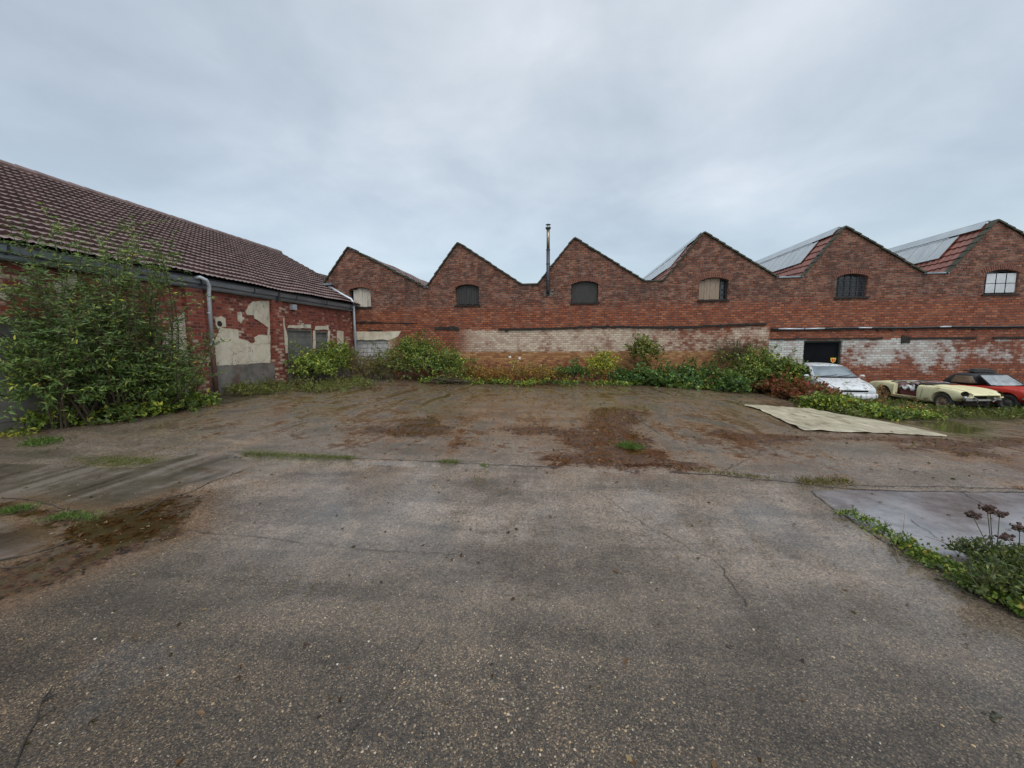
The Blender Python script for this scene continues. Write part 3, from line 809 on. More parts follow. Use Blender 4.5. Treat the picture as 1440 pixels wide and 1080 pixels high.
for k in range(7):
    for side in (0, 1):
        fx = LF[k] if side == 0 else RF[k]
        v = Vector((PK[k] - fx, 0, ZP - ZV)); lv = v.length
        nrm = Vector((-v.z, 0, v.x)) if side == 0 else Vector((v.z, 0, -v.x))
        y0 = WY + 0.03 if not (k == 0 and side == 0) else WY + 0.2
        me = tile_roof((fx, y0, ZV + 0.02), (0, 1, 0), v, nrm, DEPTH, lv, 0.33 if side else 0.36, 0.26)
        link('roof_slope', me, M_TILE_L if side else M_TILE_R, hall)
        # stepped verge of mossy coping tiles
        cp = MB(); n = int(lv / 0.36); rr = random.Random(k * 2 + side)
        vu = v.normalized(); nu = nrm.normalized()
        for i in range(n + 1):
            f = (i + 0.5) / (n + 1)
            c = Vector((fx, WY + 0.12, ZV)) + v * f + nu * (0.045 + rr.uniform(-0.008, 0.008))
            tilt = rr.uniform(0.06, 0.12)
            d = (vu - nu * tilt).normalized()
            cp.obox(c - Vector((0, 0.09 if side == 0 else 0, 0)), d * (lv / (n + 1) * 0.56), Vector((0, 0.10 if side == 0 else 0.19, 0)), nu * 0.028 + vu * 0.003)
        cp.build('coping', M_COPING, hall)
        if side == 0 and k >= 3:
            gl = MB(); nu2 = nrm.normalized(); base = Vector((fx, 0, ZV + 0.02))
            y = WY + 1.05; i = 0
            while y < WY + DEPTH - 1:
                f0, f1 = 0.37, 0.815
                a = base + v * f0 + nu2 * (0.075 + 0.006 * (i % 2)); b_ = base + v * f1 + nu2 * (0.085 + 0.006 * (i % 2))
                c = (a + b_) / 2; c.y = y + 0.31
                gl.obox(c, (b_ - a) / 2, Vector((0, 0.30, 0)), nu2 * 0.006)
                y += 0.62; i += 1
            sk = gl.build('skylight', M_GLAZE, hall)
            br_ = MB(); y = WY + 1.05
            while y < WY + DEPTH - 1:
                a = base + v * 0.36 + nu2 * 0.095; b_ = base + v * 0.82 + nu2 * 0.105
                c = (a + b_) / 2; c.y = y
                br_.obox(c, (b_ - a) / 2, Vector((0, 0.010, 0)), nu2 * 0.008)
                y += 1.24
            for f in (0.365, 0.822):
                c = base + v * f + nu2 * 0.09; c.y = WY + DEPTH / 2 + 0.6
                br_.obox(c, vu * 0.022, Vector((0, DEPTH / 2 - 0.9, 0)), nu2 * 0.02)
            br_.build('glazing_bar', M_RIDGE, sk)
            fl = MB()
            c = base + v * 0.925 + nu2 * 0.10; c.y = WY + DEPTH / 2 + 0.1
            fl.obox(c, vu * (lv * 0.075), Vector((0, DEPTH / 2 - 0.15, 0)), nu2 * 0.008)
            c = Vector((PK[k], WY + DEPTH / 2 + 0.1, ZP + 0.09))
            fl.obox(c, (0.05, 0, 0), (0, DEPTH / 2 - 0.15, 0), (0, 0, 0.02))
            fl.build('ridge_flashing', M_RIDGE, hall)
    if k < 6:
        g = MB()
        g.box(RF[k] - 0.03, LF[k + 1] + 0.03, WY - 0.045, WY + DEPTH, ZV + 0.004, ZV + 0.06)
        g.build('valley_gutter', M_ZINC if k in (0, 3, 4) else M_COPING, hall)

# windows
ZPN = 0.20
def boards_in(x0, x1, n, mat, parent, seed, y, z0=W_B + 0.03, gap=0.010, skip=()):
    rr = random.Random(seed); b = MB(); wd = (x1 - x0) / n
    for i in range(n):
        if i in skip: continue
        a = x0 + i * wd + gap / 2; c = a + wd - gap
        # follow the arch
        xc = ((a + c) / 2 - (x0 + x1) / 2) / ((x1 - x0) / 2)
        zt = W_C - 0.015 - (W_C - W_S) * xc * xc - rr.uniform(0, 0.02)
        dy = rr.uniform(-0.01, 0.01)
        b.box(a, c, y + dy, y + 0.025 + dy, z0 + rr.uniform(-0.01, 0.03), zt)
    return b.build('board', mat, parent)
for k, (x0, x1) in enumerate(WIN):
    fr = MB()
    # frame: an arched ring
    ring = filled(arch(x0, x1), [arch(x0 + 0.05, x1 - 0.05, W_B + 0.05, W_S - 0.03, W_C - 0.05)], lambda u, v, w: Vector((u, WY + ZPN - 0.02 + w, v)), 0.06)
    fo = link('window', ring, M_DARKWOOD if k != 5 else M_DARKMETAL, hall)
    pane = filled(arch(x0, x1), [], lambda u, v, w: Vector((u, WY + ZPN + 0.07 + w, v)), 0.01)
    link('pane', pane, M_DARKGLASS, fo)
    sill = MB(); sill.box(x0 - 0.05, x1 + 0.05, WY - 0.055, WY + ZPN, W_B - 0.075, W_B - 0.003)
    sill.build('sill', M_MOULD, fo)
    if k == 0: boards_in(x0 + 0.16, x1 - 0.02, 4, M_PALEWOOD, fo, 1, WY + ZPN - 0.06)
    if k == 1: boards_in(x0 + 0.02, x1 - 0.02, 9, M_DARKWOOD, fo, 2, WY + ZPN - 0.08)
    if k == 2:
        p_ = filled(arch(x0 + 0.03, x1 - 0.03, W_B + 0.01, W_S - 0.01, W_C - 0.02), [], lambda u, v, w: Vector((u, WY + ZPN - 0.08 + w, v)), 0.02)
        link('board', p_, M_DARKWOOD, fo)
    if k == 3:
        boards_in(x0 + 0.03, x1 - 0.02, 5, M_BROWNWOOD, fo, 3, WY + ZPN - 0.07, skip=(4, 3))
        boards_in(x0 + 0.03 + 0.69, x1 - 0.32, 1, M_BROWNWOOD, fo, 8, WY + ZPN - 0.07)
    gb = MB()
    yb = WY + ZPN + 0.02
    if k in (3, 4):
        for i in range(1, 5):
            xx = x0 + (x1 - x0) * i / 5
            gb.box(xx - 0.012, xx + 0.012, yb, yb + 0.025, W_B + 0.04, W_C - 0.06)
        for i in range(1, 4):
            zz = W_B + (W_S - W_B) * i / 3.4
            gb.box(x0 + 0.04, x1 - 0.04, yb - 0.003, yb + 0.022, zz - 0.01, zz + 0.01)
        gb.build('glazing_bar', M_DARKMETAL, fo)
    if k == 4:                      # wire mesh in front
        gm_ = MB()
        for i in range(24):
            xx = x0 + 0.03 + (x1 - x0 - 0.06) * i / 23
            gm_.box(xx - 0.004, xx + 0.004, WY + 0.05, WY + 0.057, W_B + 0.01, W_S + 0.02)
        for i in range(9):
            zz = W_B + 0.02 + (W_S - W_B) * i / 8.6
            gm_.box(x0 + 0.02, x1 - 0.02, WY + 0.058, WY + 0.064, zz - 0.004, zz + 0.004)
        gm_.build('wire_mesh', M_DARKMETAL, fo)
    if k in (5, 6):
        wp = MB(); n = 3; a0 = x0 + 0.09; wd = (x1 - 0.02 - a0) / n
        for i in range(n):
            wp.box(a0 + i * wd + 0.02, a0 + (i + 1) * wd - 0.02, WY + 0.06, WY + 0.075, W_B + 0.05, W_B + 0.40)
            wp.box(a0 + i * wd + 0.02, a0 + (i + 1) * wd - 0.02, WY + 0.06, WY + 0.075, W_B + 0.425, W_S - 0.01)
        wp.build('pane', M_WHITEPANEL, fo)
    # soldier arch
    ab = MB(); c = (x0 + x1) / 2; hw = (x1 - x0) / 2; s = W_C - W_S
    R_ = (hw * hw + s * s) / (2 * s); zc0 = W_C - R_; a0 = math.asin(hw / R_) * 1.13
    nb = 19 if k in (1, 2, 3, 4, 5) else 17
    rr = random.Random(k + 40)
    for i in range(nb):
        t_ = -a0 + 2 * a0 * (i + 0.5) / nb
        d = Vector((math.sin(t_), 0, math.cos(t_))); s_ = Vector((math.cos(t_), 0, -math.sin(t_)))
        p = Vector((c, WY + 0.03, zc0)) + d * (R_ + 0.105 + rr.uniform(-0.006, 0.006))
        ab.obox(p, s_ * (R_ * a0 / nb * 0.80), Vector((0, 0.042 + rr.uniform(0, 0.004), 0)), d * 0.10)
    ab.build('brick_arch', M_ARCH, hall)

# black door with its shield
dr = MB(); dr.box(10.31, 11.79, WY + 0.16, WY + 0.20, -0.99, 1.66)
door = dr.build('door', M_BLACK, hall)
df = MB()
df.box(10.302, 10.36, WY + 0.10, WY + 0.158, -0.98, 1.66); df.box(11.74, 11.798, WY + 0.10, WY + 0.158, -0.98, 1.66)
df.box(10.362, 11.738, WY + 0.10, WY + 0.158, 1.60, 1.668)
M_GREENFR = mat_noise('dark_green_frame', (0.012, 0.022, 0.016), (0.025, 0.04, 0.03), 4, 0.6, 0.1, 20)
df.build('door_frame', M_GREENFR, door)
ex, ez = BW(1171.5, 506.5, WY + 0.16)
SH = [(-0.5, 0.5), (-0.2, 0.42), (0, 0.52), (0.2, 0.42), (0.5, 0.5), (0.48, 0.05), (0.36, -0.25), (0.0, -0.55), (-0.36, -0.25), (-0.48, 0.05)]
M_YEL = mat_noise('yellow_enamel', (0.62, 0.42, 0.03), (0.70, 0.50, 0.05), 6, 0.4, 0.0)
M_REDE = mat_noise('red_enamel', (0.42, 0.03, 0.012), (0.55, 0.06, 0.02), 30, 0.4, 0.0)
M_BLKE = mat_noise('black_enamel', (0.01, 0.01, 0.01), (0.02, 0.02, 0.02), 6, 0.4, 0.0)
em = MB(); em.prism(SH, lambda u, v: (ex + u * 0.215, WY + 0.158, ez + v * 0.215), (0, -0.006, 0))
emb = em.build('shield', M_YEL, door)
em = MB(); em.prism(SH, lambda u, v: (ex + u * 0.14, WY + 0.1515, ez + v * 0.135 - 0.004), (0, -0.003, 0)); em.build('shield_field', M_REDE, door)
em = MB(); em.prism([(-0.1, -0.35), (0.12, -0.1), (0.22, 0.3), (0.02, 0.34), (-0.12, 0.1), (0.0, -0.02)], lambda u, v: (ex + 0.01 + u * 0.11, WY + 0.148, ez + v * 0.115), (0, -0.002, 0)); em.build('shield_device', M_YEL, door)
# bricked-up doorway and its rendered lintel
bl = MB(); rr = random.Random(2)
z = -0.2; row = 0
while z < 1.87:
    x = -10.38 - (0.2 if row % 2 else 0)
    while x < -8.47:
        a, c = max(x, -10.385), min(x + 0.40, -8.465)
        if c - a > 0.03:
            bl.box(a + 0.006, c - 0.006, WY + 0.09 + rr.uniform(0, 0.008), WY + 0.2, z + 0.006, min(z + 0.20, 1.875) - 0.006)
        x += 0.41
    z += 0.21; row += 1
bo = bl.build('blocked_doorway', M_BLOCK, hall)
ml = MB(); ml.box(-10.388, -8.462, WY + 0.115, WY + 0.19, -0.19, 1.879); ml.build('mortar_bed', M_RENDER, bo)
def jag(pts, seed, amp, n=6):
    rr = random.Random(seed); o = []
    for i, a in enumerate(pts):
        b = pts[(i + 1) % len(pts)]
        m = max(1, int(math.hypot(b[0] - a[0], b[1] - a[1]) * n))
        for j in range(m):
            t_ = j / m
            s = 0 if (j == 0) else amp
            o.append((a[0] + (b[0] - a[0]) * t_ + rr.uniform(-s, s), a[1] + (b[1] - a[1]) * t_ + rr.uniform(-s, s)))
    return o
pl = MB()
pl.prism(jag([(-10.46, 1.885), (-8.3, 1.885), (-7.9, 2.05), (-7.75, 2.29), (-9.0, 2.28), (-10.46, 2.30)], 1, 0.025, 5), lambda u, v: (u, WY - 0.002, v), (0, -0.014, 0))
pl.build('lintel_plaster', M_PLASTER, hall)
# mould-blackened ledges along the wall
def ledge(x0, x1, zf, seed, th=0.045, dep=0.07, amp=0.02, name='ledge', mat=None):
    rr = random.Random(seed); n = int((x1 - x0) / 0.13); top = []; bot = []
    for i in range(n + 1):
        x = x0 + (x1 - x0) * i / n
        zc = zf(x)
        top.append((x, zc + th + rr.uniform(-amp, amp) * 0.7 + (rr.uniform(0, 0.05) if rr.random() < 0.06 else 0)))
        bot.append((x, zc - th - rr.uniform(0, amp) - (rr.uniform(0, 0.09) if rr.random() < 0.10 else 0)))
    b = MB(); b.prism(bot + top[::-1], lambda u, v: (u, WY - 0.001, v), (0, -dep, 0))
    return b.build(name, mat or M_MOULD, hall)
ledge(-2.95, 8.72, lambda x: 2.345 + 0.03 * math.sin(x * 0.9) + (0.03 if x > 6 else 0), 11, 0.036)
ledge(-6.05, -4.85, lambda x: 2.40 + 0.02 * math.sin(x * 3), 12, 0.075, 0.03, 0.05)
ledge(-10.45, -8.7, lambda x: 2.76 - 0.02 * (x + 10), 13, 0.03, 0.05)
ledge(-8.7, -6.9, lambda x: 2.72 - 0.03 * (x + 8.7), 14, 0.012, 0.03)
ledge(-9.4, -8.7, lambda x: 2.345, 15, 0.02, 0.04)
ledge(8.92, 13.3, lambda x: 1.755, 16, 0.028, 0.05, 0.015)
ledge(14.25, 16.7, lambda x: 1.74, 17, 0.03, 0.05, 0.018)
ledge(17.3, 25.6, lambda x: 1.735, 18, 0.03, 0.05, 0.018)
ledge(14.0, 14.32, lambda x: 1.70, 19, 0.14, 0.03, 0.06)
# cable run with its conduit on the right-hand section
ledge(8.95, 25.6, lambda x: 2.165 + 0.008 * math.sin(x), 20, 0.045, 0.06, 0.010)
cd = MB(); cd.tube([(x, WY - 0.085, 2.185 + 0.012 * math.sin(x * 1.7)) for x in np.arange(9.0, 25.6, 0.4)], 0.022, 7)
cond = cd.build('conduit', M_DARKMETAL, hall, True)
for a, c in ((9.2, 10.2), (10.25, 11.0), (12.3, 12.8), (15.3, 15.7)):
    cd = MB(); cd.tube([(a, WY - 0.09, 2.186 + 0.012 * math.sin(a * 1.7)), (c, WY - 0.09, 2.186 + 0.012 * math.sin(c * 1.7))], 0.030, 7)
    cd.build('conduit_sleeve', M_PIPE, cond, True)
# stub of a broken bracket
bs = MB(); bs.box(2.72, 2.82, WY - 0.03, WY - 0.001, 3.62, 4.45); 
bs.build('soot_streak', M_MOULD, hall) if False else None
# stove pipe through the wall
fx = -0.63
fl = MB(); fl.tube([(fx, WY + 0.1, 3.98), (fx, WY - 0.10, 3.95), (fx, WY - 0.17, 4.05), (fx, WY - 0.17, 5.84)], 0.082, 16)
for z in (4.5, 5.2, 5.82): fl.lathe([(0.082, -0.03), (0.092, -0.02), (0.092, 0.02), (0.082, 0.03)], (fx, WY - 0.17, z), (0, 0, 1), 16)
flue = fl.build('stove_pipe', M_FLUE_BLK, hall, True)
fl = MB(); fl.tube([(fx, WY - 0.17, 5.84), (fx, WY - 0.17, 6.72)], 0.072, 16)
fl.build('steel_flue', M_STEEL, flue, True)
fl = MB()
fl.lathe([(0.0, 6.94), (0.05, 6.935), (0.115, 6.905), (0.115, 6.895), (0.0, 6.90)], (fx, WY - 0.17, 0), (0, 0, 1), 18)
fl.lathe([(0.072, 6.68), (0.118, 6.735), (0.118, 6.79), (0.072, 6.80), (0.06, 6.80)], (fx, WY - 0.17, 0), (0, 0, 1), 18)
for i in range(3):
    a = 2 * math.pi * i / 3; fl.tube([(fx + 0.06 * math.cos(a), WY - 0.17 + 0.06 * math.sin(a), 6.78), (fx + 0.06 * math.cos(a), WY - 0.17 + 0.06 * math.sin(a), 6.92)], 0.008, 5)
fl.build('rain_cap', M_DARKMETAL, flue)
fl = MB()
for (a, c, s) in ((-0.12, 3.92, 0.09), (0.14, 3.93, 0.10), (0.2, 4.04, 0.06), (0.12, 3.82, 0.05)):
    fl.prism(jag([(fx + a - s, c - s), (fx + a + s, c - s), (fx + a + s, c + s), (fx + a - s, c + s)], int(a * 100) + 50, 0.03, 40), lambda u, v: (u, WY - 0.002, v), (0, -0.012, 0))
fl.build('patching_mortar', M_RENDER, hall)

# ------------------------------------------------------------------ tiled shed on the left
shed = empty('tiled_shed', (LX, 8, 0), 'low red brick shed with a long brown tiled roof and peeling cream plaster', 'shed')
BO1 = [(13.36, 0.75), (14.86, 0.75), (14.86, 2.28), (13.36, 2.28)]
BO2 = [(15.07, 1.30), (15.93, 1.30), (15.93, 2.24), (15.07, 2.24)]
GAR = [(5.4, -0.2), (7.45, -0.2), (7.45, 2.25), (5.4, 2.25)]
me = filled([(-4, -0.6), (18.06, -0.6), (18.06, 3.5), (-4, 3.5)], [BO1, BO2, GAR], lambda u, v, w: Vector((LX - w, u, v)), 0.35)
link('front_wall', me, M_SHED, shed)
for nm, P_ in (('boarded_window', BO1), ('boarded_window', BO2), ('garage_door', GAR)):
    b = MB(); y0, z0 = P_[0]; y1, z1 = P_[2]; n = 4 if P_ is BO2 else 5
    rr = random.Random(int(y0))
    for i in range(n):
        a = z0 + (z1 - z0) * i / n; c = z0 + (z1 - z0) * (i + 1) / n
        b.box(LX - 0.11 - rr.uniform(0, 0.012), LX - 0.07 - rr.uniform(0, 0.012), y0 + 0.01, y1 - 0.01, a + 0.006, c - 0.004)
    b.box(LX - 0.16, LX - 0.13, y0 + 0.003, y1 - 0.003, z0 + 0.003, z1 - 0.003)
    bw_ = b.build(nm, M_BOARDUP, shed)
    fr = MB()
    for q in ((y0, y0 + 0.06, z0, z1), (y1 - 0.06, y1, z0, z1), (y0 + 0.062, y1 - 0.062, z1 - 0.06, z1)):
        fr.box(LX - 0.068, LX - 0.01, q[0] + 0.002, q[1] - 0.002, q[2], q[3] - 0.002)
    fr.build('frame', M_BOARDUP, bw_)
for (a, c) in ((9.42, 9.92), (12.60, 13.06)):
    b = MB(); b.box(LX + 0.001, LX + 0.13, a, c, -0.5, 3.26); b.build('pilaster', M_SHED, shed)
def LP(pts): return [LW(220 + x / 4.153, 330 + y / 4.153) for x, y in pts]
def LQ(pts): return [LW(x / 2.4535, 200 + y / 2.4535) for x, y in pts]
PLS = [LP([(318, 625), (340, 612), (355, 590), (360, 560), (375, 540), (400, 548), (475, 555), (477, 605), (530, 620), (560, 645), (575, 625), (570, 600), (600, 585), (645, 590), (662, 585), (662, 748), (480, 760), (318, 768)]),
       LP([(528, 470), (520, 455), (535, 415), (560, 390), (655, 385), (660, 583), (647, 588), (650, 545), (625, 525), (590, 500), (570, 490), (565, 470)]),
       LP([(340, 490), (375, 475), (400, 490), (402, 540), (376, 538), (358, 552), (345, 530)]),
       LP([(470, 470), (490, 450), (498, 480), (512, 485), (490, 520), (475, 505)]),
       LP([(728, 480), (745, 490), (748, 540), (765, 600), (765, 690), (735, 700), (728, 600)]),
       LP([(765, 545), (770, 530), (900, 525), (900, 548)]),
       LP([(925, 556), (928, 536), (1000, 530), (1006, 556)]), LP([(1003, 560), (1012, 560), (1005, 670), (995, 670)]), LP([(916, 560), (926, 560), (926, 665), (914, 665)]),
       LP([(1053, 560), (1090, 565), (1092, 705), (1060, 705)]),
       LP([(90, 500), (160, 450), (172, 600), (176, 640), (182, 760), (60, 740), (30, 650)]),
       LQ([(60, 465), (100, 460), (120, 500), (90, 500)]), LQ([(180, 480), (262, 455), (258, 530), (200, 545)]), LQ([(340, 470), (380, 470), (375, 495), (350, 490)]),
       LQ([(370, 560), (430, 545), (430, 590), (380, 600)]), LQ([(0, 510), (22, 530), (15, 545), (0, 540)])]
for i, P_ in enumerate(PLS):
    b = MB(); b.prism(jag(P_, 60 + i, 0.018, 7), lambda u, v: (LX + 0.001, u, v), (0.022, 0, 0))
    b.build('plaster_patch', M_PLASTER, shed)
for i, P_ in enumerate(([(9.96, -0.4), (12.58, -0.4), (12.58, 1.06), (9.96, 1.08)], [(7.0, -0.4), (9.40, -0.4), (9.40, 0.95), (8.6, 1.0), (7.4, 0.8)], [(13.08, -0.4), (18.0, -0.4), (18.0, 0.7), (13.08, 0.72)])):
    b = MB(); b.prism(jag(P_, 80 + i, 0.016, 6), lambda u, v: (LX + 0.001, u, v), (0.034, 0, 0))
    b.build('cement_dado', M_RENDER, shed)
# broken pipe stub, lamp box
b = MB(); b.box(LX + 0.002, LX + 0.13, 13.62, 13.86, 3.0, 3.2); b.build('junction_box', M_PIPE, shed)
b = MB(); b.lathe([(0.0, 0.02), (0.085, 0.021), (0.085, 0.0)], LW(220 + 365 / 4.153, 330 + 520 / 4.153) and (LX + 0.008, *LW(220 + 365 / 4.153, 330 + 520 / 4.153)), (1, 0, 0), 14); b.build('vent_hole', M_MOULD, shed)
EV = (-9.93, 3.585); RD = (-15.7, 6.79)
v = Vector((RD[0] - EV[0], 0, RD[1] - EV[1]))
nrm = Vector((v.z, 0, -v.x))
me = tile_roof((EV[0], -4.5, EV[1]), (0, 1, 0), v, nrm, 24.7, v.length, 0.345, 0.16, 0.026, 0.078)
roof = link('roof', me, M_TILE_L, shed)
lo = Vector((0.0, 0, -0.5))
me = tile_roof((EV[0] + 0, 20.25, EV[1] - 0.52), (0, 1, 0), v, nrm, 14, v.length, 0.345, 0.16, 0.026, 0.078)
link('lower_roof', me, M_TILE_L, shed)
b = MB()
b.prism([(-15.7, 6.78), (EV[0], 3.57), (EV[0], 3.0), (-15.7, 3.0)], lambda u, v_: (u, 20.14, v_), (0, 0.08, 0))
b.build('gable_end', M_SHED, shed)
vb = MB()
for i in range(19):
    c = Vector((EV[0], 20.16, EV[1])) + v * ((i + 0.5) / 19) + nrm.normalized() * 0.06
    vb.obox(c, v.normalized() * 0.19 - nrm.normalized() * 0.012, (0, 0.09, 0), nrm.normalized() * 0.025)
vb.build('verge', M_COPING, shed)
rg = MB(); y = -4.5; rr = random.Random(9)
while y < 20.2:
    z_ = RD[1] + 0.02 + rr.uniform(-0.006, 0.006)
    rg.tube([(RD[0], y, z_ + 0.012), (RD[0], y + 0.42, z_)], 0.12, 10); y += 0.41
rg.build('ridge_tiles', M_TILE_L, roof)
b = MB()
bp = [(-15.7, 6.75), (-21.4, 3.55)]
b.obox((-18.55, 7.8, 5.13), (-2.86, 0, -1.62), (0, 12.3, 0), (0.02, 0, -0.03)); b.build('rear_roof', M_TILE_L, shed)
# dark soffit and zinc gutter
GP = [(LX + 0.003, 3.27), (LX + 0.12, 3.265), (LX + 0.145, 3.30), (LX + 0.15, 3.37), (LX + 0.215, 3.40), (LX + 0.225, 3.53), (LX + 0.20, 3.53), (LX + 0.19, 3.46), (LX + 0.003, 3.46)]
for a, c in ((-4.4, 12.78), (12.84, 17.75)):
    b = MB(); b.prism(GP, lambda u, v_: (u, a, v_), (0, c - a, 0)); gt = b.build('gutter', M_ZINC, shed)
    y = a + 0.9
    while y < c:
        b = MB(); b.box(LX + 0.145, LX + 0.234, y, y + 0.035, 3.36, 3.545); y += 1.9
        b.build('gutter_strap', M_DARKMETAL, gt)
b = MB(); b.prism([(LX + 0.24, 3.535), (LX + 0.24, 3.563), (LX - 1.0, 4.21), (LX - 1.0, 3.535)], lambda u, v_: (u, -4.4, v_), (0, 22.3, 0)); b.build('eaves_board', M_DARKMETAL, shed)
b = MB(); b.box(-21.3, -21.0, -4, 20.1, -0.6, 3.4); b.box(-21.0, LX - 0.36, -4, -3.7, -0.6, 3.4); b.build('rear_wall', M_SHED, shed)
b = MB(); b.box(LX + 0.004, LX + 0.25, 12.77, 12.85, 3.22, 3.56); b.build('gutter_joint', M_DARKMETAL, shed)
b = MB(); b.tube([(LX + 0.2, 9.62, 3.52), (LX + 0.30, 9.70, 3.56), (LX + 0.34, 9.85, 3.50), (LX + 0.30, 9.97, 3.36), (LX + 0.24, 10.0, 3.1), (LX + 0.2, 10.0, 1.62)], 0.052, 12)
for z in (2.6, 1.7): b.lathe([(0.05, -0.02), (0.064, -0.015), (0.064, 0.015), (0.05, 0.02)], (LX + 0.21, 10.0, z), (0, 0, 1), 12)
dp = b.build('downpipe', M_PIPE, shed, True)
b = MB(); b.tube([(LX + 0.2, 10.0, 1.66), (LX + 0.2, 10.0, 1.60), (LX + 0.2, 9.99, 0.1)], [0.066, 0.062, 0.062], 12); b.build('rusted_section', M_PIPE_RUST, dp, True)
b = MB(); b.tube([(-11.28, 17.93, 4.50), (-10.55, 17.93, 4.06), (-10.16, 17.93, 3.86), (-10.06, 17.93, 3.72), (-10.04, 17.93, 3.4), (-10.05, 17.93, 0.1)], 0.058, 12)
dp = b.build('downpipe', M_PIPE, shed, True)
b = MB(); b.obox((-11.35, 17.93, 4.58), (0.30, 0, 0.02), (0, 0.12, 0), (0, 0, 0.05)); b.build('hopper', M_ZINC, dp)
# ------------------------------------------------------------------ plants
def gh(x, y): return float(gz(x, y))
def PXY(x, y):
    c = RMN.T @ np.array([x, y, gh(x, y) - CAM_H]); return 720 + 543 * c[0] / -c[2], 540 - 543 * c[1] / -c[2]
def PX(x, y): return PXY(x, y)[0]
def PY(x, y): return PXY(x, y)[1]
def leaf_mesh(P, D, Nn, L, Wd, name):
    """many small folded leaves as one mesh: base points, directions, normals, lengths, widths"""
    D = D / np.maximum(np.linalg.norm(D, axis=1, keepdims=True), 1e-6)
    Sd = np.cross(D, Nn); Sd /= np.maximum(np.linalg.norm(Sd, axis=1, keepdims=True), 1e-6)
    Up = np.cross(Sd, D)
    L = L[:, None]; Wd = Wd[:, None]
    mid = P + D * L * 0.42
    V = np.stack([P, mid + Sd * Wd * 0.5 + Up * Wd * 0.16, P + D * L - Up * L * 0.10, mid - Sd * Wd * 0.5 + Up * Wd * 0.16], 1).reshape(-1, 3)
    n = len(P); I = np.arange(n)[:, None] * 4
    F = np.concatenate([I + np.array([[0, 1, 2]]), I + np.array([[0, 2, 3]])], 1).reshape(-1, 3)
    me = bpy.data.meshes.new(name)
    me.vertices.add(4 * n); me.vertices.foreach_set('co', V.astype(np.float32).reshape(-1))
    me.loops.add(6 * n); me.loops.foreach_set('vertex_index', F.reshape(-1).astype(np.int32))
    me.polygons.add(2 * n); me.polygons.foreach_set('loop_start', np.arange(0, 6 * n, 3, dtype=np.int32))
    me.update(calc_edges=True); me.validate()
    return me
